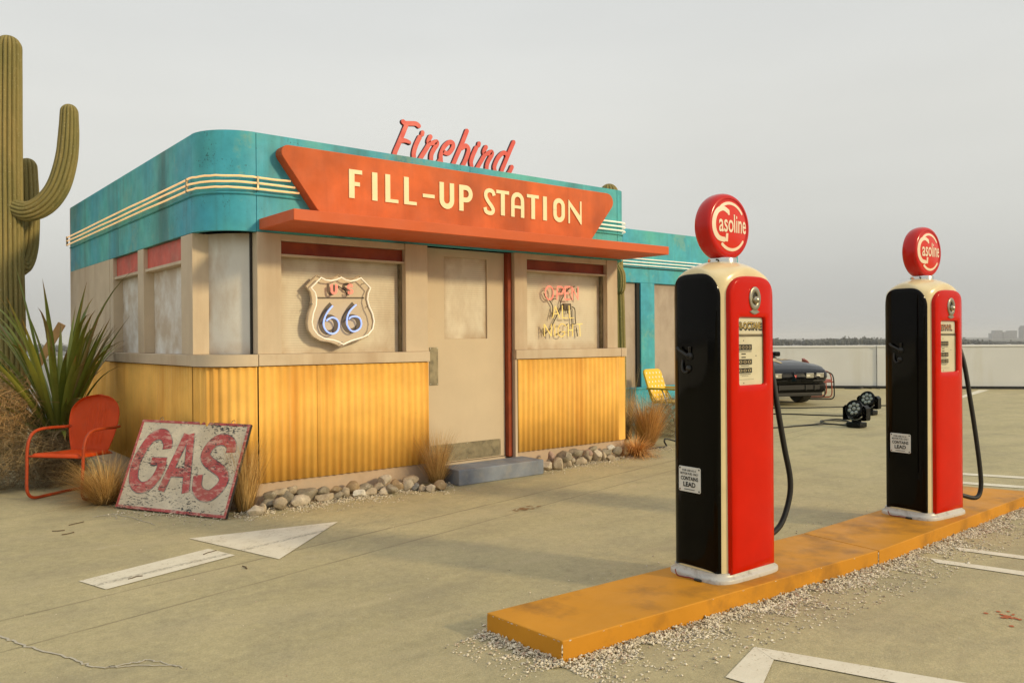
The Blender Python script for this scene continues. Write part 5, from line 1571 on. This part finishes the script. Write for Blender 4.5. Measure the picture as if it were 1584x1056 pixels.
# ------------------------------------------------------------------ saguaro cacti
def cactus_mat(name):
    g = NT(name)
    c = g.mix(g.mr(g.noise(2.5, 5, g.mapping((1, 1, .35)), .6), .35, .68, 0, 1), (0.205, 0.185, 0.068), (0.34, 0.26, 0.10))
    c = g.mix(g.mr(g.noise(9, 5, g.mapping((1, 1, .12)), .6), .5, .75, 0, .6), c, (0.12, 0.12, 0.045))
    c = g.mix(g.mr(g.noise(60, 3), .645, .69, 0, .75), c, (0.50, 0.44, 0.27))
    c = g.mix(g.mr(g.noise(26, 5, g.mapping((1, 1, .4)), .7), .60, .70, 0, .6), c, (0.16, 0.11, 0.05))
    g.bsdf(c, .8, 0, g.math('ADD', g.noise(70, 5, None, .7), g.math('MULTIPLY', g.noise(14, 4), 1.2)), .55, .014, spec=.2)
    return g.m
CM = cactus_mat('ribbed_cactus_skin')
CM2 = cactus_mat('pale_cactus_skin')
def ribbed(path, rads, ribs, depth=.10, cap=True, nper=8):
    P = spline([Vector(p) for p in path], 8); N = len(P)
    R = spline([Vector((r, 0)) for r in rads], 8); R = [q.x for q in R]
    if len(R) != N: R = [R[min(len(R)-1, int(i*len(R)/N))] for i in range(N)]
    # rounded tip
    tip = (P[-1] - P[-2]).normalized(); base = P[-1]; rr = R[-1]
    if cap:
        for k in range(1, 8):
            a = pi/2*k/7
            P.append(base + tip*rr*1.05*sin(a)); R.append(max(rr*cos(a), .002))
    n = ribs*nper; mb = MB(); vs = []
    nn = None
    for i in range(len(P)):
        a = P[max(0, i-1)]; b = P[min(len(P)-1, i+1)]
        t = (b - a).normalized()
        if nn is None: nn = t.orthogonal().normalized()
        nn = (nn - t*nn.dot(t)).normalized(); bb = t.cross(nn)
        for k in range(n):
            th = 2*pi*k/n
            w = abs(sin(ribs*th/2))
            rad = R[i]*(1 - depth + depth*2*w**.6 - depth*.5)
            wob = 1 + .012*mnoise.noise(Vector((cos(th)*2, sin(th)*2, i*.35)))
            vs.append(P[i] + (nn*cos(th) + bb*sin(th))*rad*wob)
    fs = [(i*n+k, i*n+(k+1) % n, (i+1)*n+(k+1) % n, (i+1)*n+k) for i in range(len(P)-1) for k in range(n)]
    fs.append(tuple((len(P)-1)*n + k for k in range(n)))
    return mb.add(vs, fs)
rt = Vector((.774, -.633, 0)); fw = Vector((.633, .774, 0))
def A(r, f, z): return rt*r + fw*f + Vector((0, 0, z))
sc_ = thing('saguaro_cactus', 'tall ribbed saguaro cactus with an upcurved arm, behind the spiky plant', 'cactus', (-1.08, 5.10, 0))
ribbed([A(0, 0, 0), A(.01, 0, 1.2), A(0, 0, 2.5), A(.0, 0, 3.8), A(.015, 0, 5.0)], [.165, .16, .155, .150, .142], 17).obj('trunk', CM, sc_, smooth=60, fixn=False)
ribbed([A(.06, -.02, 3.04), A(.26, -.03, 2.985), A(.46, -.03, 3.07), A(.62, -.02, 3.28), A(.71, 0, 3.60), A(.745, 0, 3.9), A(.755, 0, 4.2)], [.105, .118, .125, .125, .120, .112, .098], 14).obj('arm', CM, sc_, smooth=60, fixn=False)
ribbed([A(-.03, .1, 2.42), A(-.02, .26, 2.34), A(0, .37, 2.55), A(.01, .40, 2.9), A(.01, .40, 3.3), A(.0, .40, 3.62)], [.10, .115, .12, .12, .115, .108], 13).obj('arm', CM, sc_, smooth=60, fixn=False)
sc2 = thing('saguaro_cactus', 'paler saguaro cactus mostly hidden behind the far corner of the station', 'cactus', (5.72, 1.40, 0))
ribbed([A(.03, 0, 0), A(.03, 0, 1.2), A(0.0, 0, 2.4), A(-.05, 0, 3.42)], [.135, .135, .135, .125], 14).obj('trunk', CM2, sc2, smooth=60, fixn=False)
ribbed([A(.02, -.06, 2.10), A(.09, -.12, 2.05), A(.10, -.14, 2.25), A(.06, -.13, 2.36)], [.05, .055, .055, .05], 9).obj('arm', CM2, sc2, smooth=60, fixn=False)

# ------------------------------------------------------------------ spiky flax in a black pot
pot = thing('plant_pot', 'black plastic plant pot behind the orange chair', 'pot', (-.96, 2.80, 0))
MB().lathe([(.0, .001), (.17, .001), (.22, .36), (.235, .36), (.237, .40), (.215, .402), (.205, .36), (0, .355)], 28).obj('tub', M['black'], pot, smooth=40)
MB().lathe([(.204, .352), (.15, .367), (.0, .375)], 20).obj('soil', plain('soil', (.05, .035, .022), .95), pot)
def leaf_mat(name, c0, c1):
    g = NT(name)
    oi = g.n('ShaderNodeObjectInfo')
    c = g.mix(oi.outputs['Random'], c0, c1)
    c = g.mix(1.0, c, g.mr(g.noise(14, 4, g.mapping((1, 1, .1))), .3, .7, .75, 1.25), 'MULTIPLY')
    gs_ = g.n('ShaderNodeSeparateXYZ'); g.l(g.tc.outputs['UV'], gs_.inputs[0])
    c = g.mix(g.mr(g.math('ADD', gs_.outputs[1], g.math('MULTIPLY', g.noise(3, 3), .2)), .95, 1.1, 0, .9), c, (.30, .15, .05))
    b = g.bsdf(c, .38, 0, g.noise(60, 2, g.mapping((1, 1, .05))), .15, .003, spec=.45)
    return g.m
FL1 = leaf_mat('flax_leaf', (0.12, 0.17, 0.022), (0.28, 0.30, 0.055))
FL2 = leaf_mat('dry_flax_leaf', (0.26, 0.20, 0.07), (0.36, 0.26, 0.12))
def strap(L_, w, bend, droop, seed, n=12):
    """a V-folded sword leaf growing up +z and arching towards +x"""
    rnd = random.Random(seed)
    vs, fs, uv = [], [], []
    x = z = 0; a = 0; tw = rnd.uniform(-.5, .5)
    for i in range(n + 1):
        t = i/n
        wd = w * (.55 + .45*min(1, t*3)) * (1 if t < .55 else max(.02, 1 - ((t - .55)/.45)**1.5))
        ang = bend*t + droop*max(0, t - .6)**2*6
        if i: x += sin(ang)*L_/n; z += cos(ang)*L_/n
        tang = Vector((sin(ang), 0, cos(ang))); nrm = Vector((cos(ang), 0, -sin(ang)))
        sdv = Vector((0, 1, 0)); q = tw*t
        s2 = sdv*cos(q) + nrm*sin(q); n2 = nrm*cos(q) - sdv*sin(q)
        fold = .35*wd*(1 - .5*t)
        c = Vector((x, 0, z))
        for s_, o in ((-1, 1), (0, 0), (1, 1)):
            vs.append(c + s2*s_*wd/2 - n2*fold*o); uv.append((s_*.5 + .5, t))
    for i in range(n):
        for k in range(2): fs.append((i*3+k, i*3+k+1, (i+1)*3+k+1, (i+1)*3+k))
    me = bpy.data.meshes.new('flax_leaf'); me.from_pydata([tuple(v) for v in vs], [], fs)
    ul = me.uv_layers.new(name='UVMap')
    for lp in me.loops: ul.data[lp.index].uv = uv[lp.vertex_index]
    me.shade_smooth()
    return me
rnd = random.Random(77)
LV = [strap(1.0, w, b, d, s_) for s_, (w, b, d) in enumerate(((.036, .10, .0), (.034, .25, .05), (.038, .35, .1), (.032, .15, .02), (.036, .5, .3), (.034, .6, .55), (.028, .3, .0), (.036, .2, .9)))]
DV = [m.copy() for m in LV[4:7]]
for m in LV: m.materials.append(FL1)
for m in DV: m.materials.append(FL2)
fx = thing('flax_plant', 'big spiky green flax plant with sword leaves behind the orange chair', 'plant', (-.96, 2.80, .37))
for k in range(108):
    az = rnd.uniform(0, 2*pi)
    tilt = .06 + .80*rnd.random()**1.25
    L_ = rnd.uniform(1.3, 2.05) * (1 - .20*min(1, tilt))
    if rnd.random() < .14: tilt = rnd.uniform(.7, 1.1); L_ = rnd.uniform(.8, 1.1)
    # keep leaves out of the station wall on the +x side
    reach = L_*sin(min(1.4, tilt + .25))*cos(az)
    if reach > .50: tilt = min(tilt, .20); L_ = min(L_, 1.3)
    dry = rnd.random() < .10
    o = bpy.data.objects.new('leaf', rnd.choice(DV if dry else LV)); COL.objects.link(o); o.parent = fx
    r0 = rnd.uniform(0, .11)
    o.location = (r0*cos(az), r0*sin(az), rnd.uniform(-.03, .02))
    s_ = L_
    o.rotation_euler = Matrix.Rotation(az, 3, 'Z').to_euler()
    o.matrix_local = Matrix.Translation(o.location) @ Matrix.Rotation(az, 4, 'Z') @ Matrix.Rotation(tilt, 4, 'Y') @ Matrix.Diagonal((s_, rnd.uniform(1.25, 1.95), s_, 1))

# ------------------------------------------------------------------ dry grass tufts and tumbleweed
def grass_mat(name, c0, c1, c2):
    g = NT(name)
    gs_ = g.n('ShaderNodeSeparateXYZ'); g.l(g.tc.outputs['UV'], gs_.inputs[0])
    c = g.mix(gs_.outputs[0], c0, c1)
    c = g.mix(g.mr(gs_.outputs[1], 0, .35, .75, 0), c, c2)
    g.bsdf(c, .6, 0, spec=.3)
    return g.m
GR1 = grass_mat('dry_golden_grass', (0.34, 0.17, 0.04), (0.85, 0.58, 0.23), (0.13, 0.07, 0.02))
GR2 = grass_mat('dry_brown_grass', (0.17, 0.095, 0.035), (0.30, 0.18, 0.075), (0.07, 0.045, 0.02))
GR3 = grass_mat('dry_russet_grass', (0.42, 0.19, 0.045), (0.85, 0.48, 0.16), (0.13, 0.06, 0.02))
def tuft(name, label, m, loc, n, h, spread, base, seed, droop=.5, w=.0035, lean=(0, 0), flat=1.0, group='dry grass tufts'):
    rnd = random.Random(seed); vs, fs, uv = [], [], []
    S_ = 6
    for k in range(n):
        az = rnd.uniform(0, 2*pi); r0 = base*sqrt(rnd.random())
        p = Vector((r0*cos(az), r0*sin(az), 0))
        az2 = az + rnd.gauss(0, .5)
        out = Vector((cos(az2), sin(az2), 0))
        L_ = h*rnd.uniform(.45, 1.12)
        a0 = abs(rnd.gauss(0, 1))*spread*.5 + spread*.35*(r0/base)
        bend = droop*rnd.uniform(.2, 1.4)
        sd = Vector((-out.y, out.x, 0)); ww = w*rnd.uniform(.8, 1.6); hue = rnd.random()
        q = p.copy(); o = len(vs)
        kx, ky = rnd.gauss(0, .03), rnd.gauss(0, .03)
        for i in range(S_ + 1):
            t = i/S_; a = min(2.4, a0 + bend*t*t)
            d = out*sin(a) + Vector((0, 0, 1))*cos(a)*flat + Vector((lean[0] + kx, lean[1] + ky, 0))*t
            if i: q = q + d.normalized()*(L_/S_)
            if q.z < .004: q.z = .004
            wd = ww*(1 - .85*t)
            vs += [q - sd*wd/2, q + sd*wd/2]; uv += [(hue, t), (hue, t)]
        for i in range(S_): fs.append((o+2*i, o+2*i+1, o+2*i+3, o+2*i+2))
    me = bpy.data.meshes.new(name); me.from_pydata([tuple(v) for v in vs], [], fs)
    ul = me.uv_layers.new(name='UVMap')
    for lp in me.loops: ul.data[lp.index].uv = uv[lp.vertex_index]
    me.materials.append(m)
    o = bpy.data.objects.new(name, me); COL.objects.link(o); o.location = loc
    return tag(o, label, 'grass', group)
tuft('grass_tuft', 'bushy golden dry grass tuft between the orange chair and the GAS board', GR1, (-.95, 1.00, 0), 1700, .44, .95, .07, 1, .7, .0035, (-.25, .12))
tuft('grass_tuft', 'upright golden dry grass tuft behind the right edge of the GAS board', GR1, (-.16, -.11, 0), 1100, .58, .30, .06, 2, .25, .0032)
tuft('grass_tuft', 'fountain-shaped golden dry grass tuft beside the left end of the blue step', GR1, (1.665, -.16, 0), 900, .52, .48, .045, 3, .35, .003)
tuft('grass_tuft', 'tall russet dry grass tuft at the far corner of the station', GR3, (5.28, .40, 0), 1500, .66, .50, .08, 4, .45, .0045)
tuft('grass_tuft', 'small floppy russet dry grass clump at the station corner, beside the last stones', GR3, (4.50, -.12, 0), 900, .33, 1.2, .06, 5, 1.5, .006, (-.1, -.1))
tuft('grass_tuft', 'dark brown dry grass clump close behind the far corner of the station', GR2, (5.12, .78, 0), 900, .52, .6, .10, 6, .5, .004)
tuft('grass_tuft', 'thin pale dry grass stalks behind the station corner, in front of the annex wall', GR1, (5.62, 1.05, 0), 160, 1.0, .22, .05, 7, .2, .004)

def tumble(label, c, R_, n, seed, m):
    rnd = random.Random(seed); mb = MB(); vs, fs, uv = [], [], []
    for k in range(n):
        d = Vector((rnd.gauss(0, 1), rnd.gauss(0, 1), rnd.gauss(0, 1))).normalized()
        r = rnd.random()**.4
        p = Vector((d.x*R_[0]*r, d.y*R_[1]*r, d.z*R_[2]*r))
        t = Vector((rnd.gauss(0, 1), rnd.gauss(0, 1), rnd.gauss(0, .7))); t = (t - d*t.dot(d)*.55).normalized()
        L_ = rnd.uniform(.06, .22); cv = Vector((rnd.gauss(0, 1), rnd.gauss(0, 1), rnd.gauss(0, 1)))*.9
        w = rnd.uniform(.0022, .0042); hue = rnd.random(); o = len(vs)
        q = p; sd = t.cross(Vector((rnd.gauss(0, 1), rnd.gauss(0, 1), rnd.gauss(0, 1)))).normalized()
        for i in range(5):
            if i: t = (t + cv*.22).normalized(); q = q + t*(L_/4)
            zz = max(q.z, -c[2] + .004)
            q2 = Vector((q.x, q.y, zz))
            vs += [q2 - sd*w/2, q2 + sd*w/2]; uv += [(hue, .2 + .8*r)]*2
        for i in range(4): fs.append((o+2*i, o+2*i+1, o+2*i+3, o+2*i+2))
    me = bpy.data.meshes.new('tumbleweed'); me.from_pydata([tuple(v) for v in vs], [], fs)
    ul = me.uv_layers.new(name='UVMap')
    for lp in me.loops: ul.data[lp.index].uv = uv[lp.vertex_index]
    me.materials.append(m)
    o = bpy.data.objects.new('tumbleweed', me); COL.objects.link(o); o.location = c
    return tag(o, label, 'tumbleweed', 'dry tumbleweeds by the chair')
TW1 = grass_mat('sunlit_tumbleweed_twig', (0.26, 0.15, 0.06), (0.52, 0.33, 0.15), (0.09, 0.055, 0.025))  # twig colour brightened to carry the sunlight on the upper tumbleweed
TW2 = grass_mat('dark_tumbleweed_twig', (0.16, 0.11, 0.055), (0.34, 0.25, 0.13), (0.06, 0.04, 0.02))
tumble('sunlit russet tumbleweed heaped on top of a darker one at the left edge', (-1.62, 2.62, .74), (.48, .48, .36), 3800, 1, TW1)
tumble('dark low tumbleweed on the ground at the left edge, under the russet one', (-1.62, 2.45, .32), (.52, .48, .34), 3800, 2, TW2)
tumble('dark tumbleweed tucked under and behind the orange chair', (-1.12, 2.28, .27), (.36, .32, .28), 2600, 3, TW2)
tumble('dark tumbleweed under the yellow lawn chair', (6.28, .86, .28), (.42, .36, .30), 2200, 4, TW2)

# ------------------------------------------------------------------ black muscle car
CAR = mat('car_black_paint', (0.004, 0.0045, 0.0055), .22, spec=.22, var=.05, coat=.08, bump=0, rvar=.05)
CARLOW = plain('black_bumper', (0.004, 0.004, 0.004), .5, spec=.15)
car = thing('parked_car', 'black muscle car with a gold bonnet decal parked nose-on before the white parapet wall', 'car', (0, 0, 0))
ST_ = [(-2.50, .52, .50, .585, .60), (-2.47, .74, .455, .655, .68), (-2.38, .84, .42, .715, .745), (-2.20, .895, .37, .775, .815), (-1.95, .915, .34, .82, .875), (-1.6, .925, .30, .845, .915), (-1.1, .93, .26, .85, .935), (-.7, .93, .24, .85, .94), (.0, .925, .24, .85, .93), (.9, .93, .24, .86, .935), (1.6, .925, .26, .865, .935), (2.1, .90, .32, .85, .92), (2.42, .84, .42, .80, .86), (2.48, .70, .48, .72, .75)]
def carpt(u, v):
    f = v*(len(ST_) - 1); i = min(int(f), len(ST_) - 2); t = f - i
    y, w, zb, zs, zh = [ST_[i][k]*(1-t) + ST_[i+1][k]*t for k in range(5)]
    a = u*2*pi
    prof = [(0, zb), (.82*w, zb), (.95*w, zb + .08), (w, (zb + zs)/2 + .02), (.985*w, zs - .05), (.93*w, zs), (.62*w, zh - .012), (.34*w, zh - .004), (0, zh)]
    s_ = u*2
    sg_ = 1 if s_ <= 1 else -1
    q = s_ if s_ <= 1 else 2 - s_
    g_ = q*(len(prof) - 1); j = min(int(g_), len(prof) - 2); h = g_ - j
    return (sg_*(prof[j][0]*(1-h) + prof[j+1][0]*h), y, prof[j][1]*(1-h) + prof[j+1][1]*h)
mb = MB().grid(carpt, 64, 48, wrap=True)
mb.f.append(tuple(range(64))[::-1]); mb.f.append(tuple(48*64 + k for k in range(64)))
mb.obj('body', CAR, car, smooth=50, fixn=False)
# greenhouse
def gh(scale, z0):
    base = [(-.80, -.62), (.80, -.62), (.78, 1.55), (-.78, 1.55)]; top = [(-.56, .10), (.56, .10), (.54, .95), (-.54, .95)]
    return base, top
b_, t_ = gh(1, 0)
gl_ = MB(); gl_.add([(x, y, .905) for x, y in b_] + [(x, y, 1.235) for x, y in t_], [(0, 1, 5, 4), (1, 2, 6, 5), (2, 3, 7, 6), (3, 0, 4, 7)])
gl_.obj('windows', plain('car_glass', (.012, .014, .016), .06), car)
MB().plate(rrect(-.60, .60, .04, 1.0, .12), [], lambda u, v, w: Vector((u, v, 1.225 + w)), 0, .035, bev=.03).obj('roof', CAR, car, smooth=60)
for s_ in (-1, 1):
    MB().tube([(s_*.79, -.60, .91), (s_*.57, .08, 1.24)], .028, 8).obj('pillar', CAR, car, smooth=60)
    MB().tube([(s_*.78, 1.5, .91), (s_*.55, .97, 1.24)], .06, 8).obj('pillar', CAR, car, smooth=60)
    m_ = MB().box(s_*.93 - .08, s_*.93 + .08, -.45, -.33, .95, 1.06).obj('mirror', CAR, car, bevel=.03)
    for y in (-1.52, 1.38):
        w = MB().lathe([(.20, -.11), (.30, -.115), (.325, -.09), (.33, 0), (.325, .09), (.30, .115), (.20, .11)], 32, Matrix.Translation((s_*.78, y, .331)) @ Matrix.Rotation(pi/2, 4, 'Y')).obj('wheel', M['rubber'], car, smooth=40)
        MB().lathe([(.0, -.10), (.06, -.105), (.19, -.08), (.205, -.09), (.205, .09), (.19, .08), (.06, .105), (.0, .10)], 24, Matrix.Translation((s_*.78, y, .331)) @ Matrix.Rotation(pi/2, 4, 'Y')).obj('rim', M['steel'], w, smooth=40)
    # paired rectangular headlamps in their recesses
    for x in (.36, .60):
        yy = -2.462 if x < .5 else -2.445
        hb = MB().box(s_*x - .105, s_*x + .105, yy - .035, yy + .10, .555, .675).obj('headlight', CARLOW, car, bevel=.012)
        MB().plate(rrect(s_*x - .082, s_*x + .082, .572, .66, .012), [], frontY(yy), .036, .042, bev=.004).obj('lens', M['chrome'], hb)
        MB().box(s_*x - .082, s_*x + .0, yy - .0445, yy - .0425, .60, .632).obj('lamp_bulb', plain('warm_bulb_glass', (.75, .70, .58), .2) if (s_ == -1 and x == .36) else bpy.data.materials['warm_bulb_glass'], hb)
    MB().box(s_*.42 - .28, s_*.42 + .28, -2.50, -2.40, .50, .53).obj('grille_slot', M['black'], car, bevel=.006)
MB().add([(-.06, -2.50, .50), (.06, -2.50, .50), (.05, -2.47, .68), (-.05, -2.47, .68), (0, -2.56, .52), (0, -2.50, .69)], [(0, 4, 5, 3), (4, 1, 2, 5), (0, 1, 4), (3, 5, 2)]).obj('nose_beak', CAR, car)
MB().add([(0, -2.566, .575), (-.03, -2.548, .635), (0, -2.546, .625), (.03, -2.548, .635)], [(0, 2, 1), (0, 3, 2)]).obj('nose_emblem', plain('red_emblem', (.55, .04, .03), .3), car, fixn=False)
MB().box(-.80, .80, -2.43, -2.10, .26, .49).obj('front_bumper', CARLOW, car, bevel=.09, seg=4)
MB().box(-.62, .62, -2.445, -2.42, .33, .42).obj('air_intake', M['black'], car, bevel=.008)
for x in (-.5, -.3, .3, .5): MB().box(x - .012, x + .012, -2.46, -2.446, .325, .425).obj('intake_bar', M['rubber'], car)
MB().box(-.72, .72, -2.38, -2.2, .20, .268).obj('air_dam', M['rubber'], car, bevel=.01)
MB().box(-.17, .17, -1.35, -.72, .88, .985).obj('bonnet_scoop', CARLOW, car, bevel=.04, seg=3)
# gold spread-wing flames on the bonnet
GOLD = plain('gold_decal', (.50, .36, .16), .4)
mb = MB()
def hoodz(x, y):
    f = 0
    for i in range(len(ST_) - 1):
        if ST_[i][0] <= y <= ST_[i+1][0]:
            t = (y - ST_[i][0])/(ST_[i+1][0] - ST_[i][0]); w = ST_[i][1]*(1-t) + ST_[i+1][1]*t; zh = ST_[i][4]*(1-t) + ST_[i+1][4]*t; zs = ST_[i][3]*(1-t) + ST_[i+1][3]*t
            q = abs(x)/w
            return zh - .004*q/.34 if q < .34 else (zh - .004 - .008*(q-.34)/.28 if q < .62 else zh - .012 - (zh - .012 - zs)*(q - .62)/.31)
    return .9
HF = lambda u, v, w: Vector((u, v, hoodz(u, v) + .004 + w))
for s_ in (-1, 1):
    for k in range(6):
        a = radians(15 + k*22)
        P = [(s_*.08, -1.62), (s_*(.08 + .26*cos(a)), -1.62 + .22*sin(a) - .05), (s_*(.08 + .52*cos(a)), -1.60 + .42*sin(a)), (s_*(.08 + .62*cos(a - .15)), -1.58 + .55*sin(a - .1))]
        mb.ribbon(P, [.09, .02], HF, .0, .0012 + .0003*k, False, True, 4)
    mb.ribbon([(0, -2.05), (s_*.03, -1.85), (s_*.05, -1.6), (s_*.03, -1.4)], [.05, .10], HF, 0, .0032, False, True, 4)
mb.obj('bonnet_decal', GOLD, car, fixn=False)
# heading: nose towards the camera
wheel = Vector((13.08, 2.87, 0)); hd = (-fw*.970 + rt*.245).normalized(); lf_ = Vector((-hd.y, hd.x, 0))
ctr = wheel - lf_*.78 - hd*1.52 - rt*.10
car.location = (ctr.x, ctr.y, 0)
car.rotation_euler = (0, 0, atan2(hd.x, -hd.y))

# ------------------------------------------------------------------ stage lights
LB = mat('black_lamp_plastic', (0.006, 0.006, 0.006), .4, spec=.2, var=.1, bump=.05)
LENS = plain('lamp_lens', (.10, .11, .10), .15)
LEDM = plain('led_lens', (.30, .32, .29), .12)
sl = thing('stage_light', 'nearer black moving-head stage light with a round lens, cables at its foot', 'stage light', (9.226, -.304, 0), 0, 'stage lights on the deck')
MB().box(-.115, .115, -.10, .10, .006, .085).obj('base', LB, sl, bevel=.015, seg=3)
MB().lathe([(.07, .086), (.07, .105), (.05, .112)], 24).obj('swivel', LB, sl, smooth=40)
yk = MB()
for s_ in (-1, 1):
    yk.plate(fillet([(s_*.10 - .001, .112), (s_*.19, .112), (s_*.19, .30), (s_*.15, .34), (s_*.125, .34), (s_*.125, .17), (s_*.10, .155)][::s_], [.003, .03, .02, .01, .005, .01, .003], 3), [], lambda u, v, w: Vector((u, w, v)), -.06, .06)
yk.box(-.10, .10, -.06, .06, .112, .150)
yk.obj('yoke', LB, sl, bevel=.006)
HM = Matrix.Translation((0, 0, .265)) @ Matrix.Rotation(radians(68), 4, 'X')
hd_ = MB().lathe([(.0, -.10), (.06, -.10), (.10, -.07), (.122, -.02), (.125, .05), (.135, .065), (.135, .085), (.120, .088), (.117, .074)], 36, HM).obj('lamp_head', LB, sl, smooth=40)
MB().lathe([(.1175, .073), (0, .073)], 32, HM).obj('lens_plate', LENS, hd_)
for r, n in ((0, 1), (.072, 7)):
    for k in range(n):
        a = 2*pi*k/n
        MB().lathe([(.030, .0735), (.027, .083), (.015, .088), (0, .089)], 12, HM @ Matrix.Translation((r*cos(a), r*sin(a), 0))).obj('led', LEDM, hd_, smooth=60)
MB().tube([(-.10, -.065, .150), (-.05, -.068, .128), (0, -.069, .122), (.05, -.068, .128), (.10, -.065, .150)], .006, 6).obj('handle_strip', LEDM, sl, smooth=60)
for x in (-.135, .135):
    MB().lathe([(.05, -.02), (.05, .02)], 20, Matrix.Translation((x, 0, .265)) @ Matrix.Rotation(pi/2, 4, 'Y')).obj('pivot', LB, sl, smooth=40)
sl.rotation_euler = (0, 0, radians(-92))
copy_tree(sl, (11.30, .56, 0), radians(-88), 'farther black moving-head stage light with a round lens, behind the cabled one')

# ------------------------------------------------------------------ cables on the deck
def cable(name, label, pts, r=.008, cat='cable', grp=None):
    o = MB().tube(spline([Vector((*p, r + .001)) if len(p) == 2 else Vector(p) for p in pts], 8), r, 6).obj(name, M['rubber'], smooth=60)
    return tag(o, label, cat, grp)
cable('power_cable', 'black cable running across the deck below the parked car to the far stage light', [(9.6, 3.9), (11.30, 2.35), (12.0, 1.9), (12.4, 1.70), (13.27, 1.28), (14.2, .6)], .012)
cable('power_cable', 'straight black cable reaching the farther stage light from the left', [(8.9, 3.0), (10.24, 1.67), (10.5, 1.15), (10.76, .68), (11.1, .60), (11.2, .58)], .012)
cable('power_cable', 'black cable leading left from the nearer stage light towards the near pump', [(7.4, .85), (8.305, .436), (8.7, .36), (9.18, .253), (9.33, .10), (9.28, -.12), (9.25, -.16)], .012)
cable('coiled_cable', 'loose loops of black cable beside the nearer stage light', [(9.0, .30), (9.35, .35), (9.75, .50, .02), (9.95, .36, .03), (9.70, .05, .02), (9.40, .02), (9.30, .25, .02), (9.55, .45, .03), (9.85, .2, .02), (9.55, -.06), (9.36, -.14), (9.29, -.19)], .010)
cable('power_cable', 'black cable lying on the gravel by the far station corner', [(4.75, .24), (4.95, .17), (5.20, .15), (5.36, .16), (5.42, .24, .06), (5.50, .28, .085), (5.62, .22, .05), (5.70, .10), (6.6, -.4)], .011)
cable('cable_heap', 'small heap of black cable against the foot of the parapet wall', [(17.9, 4.6), (18.05, 4.3), (18.2, 4.25, .04), (18.1, 4.45, .05), (18.3, 4.05, .03), (18.25, 4.2, .06), (18.42, 3.9)], .02)

# ------------------------------------------------------------------ haze
hz = bpy.data.materials.new('thin_haze'); hz.use_nodes = True; ht = hz.node_tree; ht.nodes.clear()
ho = ht.nodes.new('ShaderNodeOutputMaterial'); hv = ht.nodes.new('ShaderNodeVolumePrincipled')
hv.inputs['Color'].default_value = (0.86, 0.87, 0.88, 1); hv.inputs['Density'].default_value = 0.00011; hv.inputs['Anisotropy'].default_value = 0.0
ht.links.new(hv.outputs[0], ho.inputs['Volume'])
h = MB().box(-16500, 16500, -16500, 16500, -16.5, 90).obj('haze', hz, fixn=True)
h['kind'] = 'stuff'
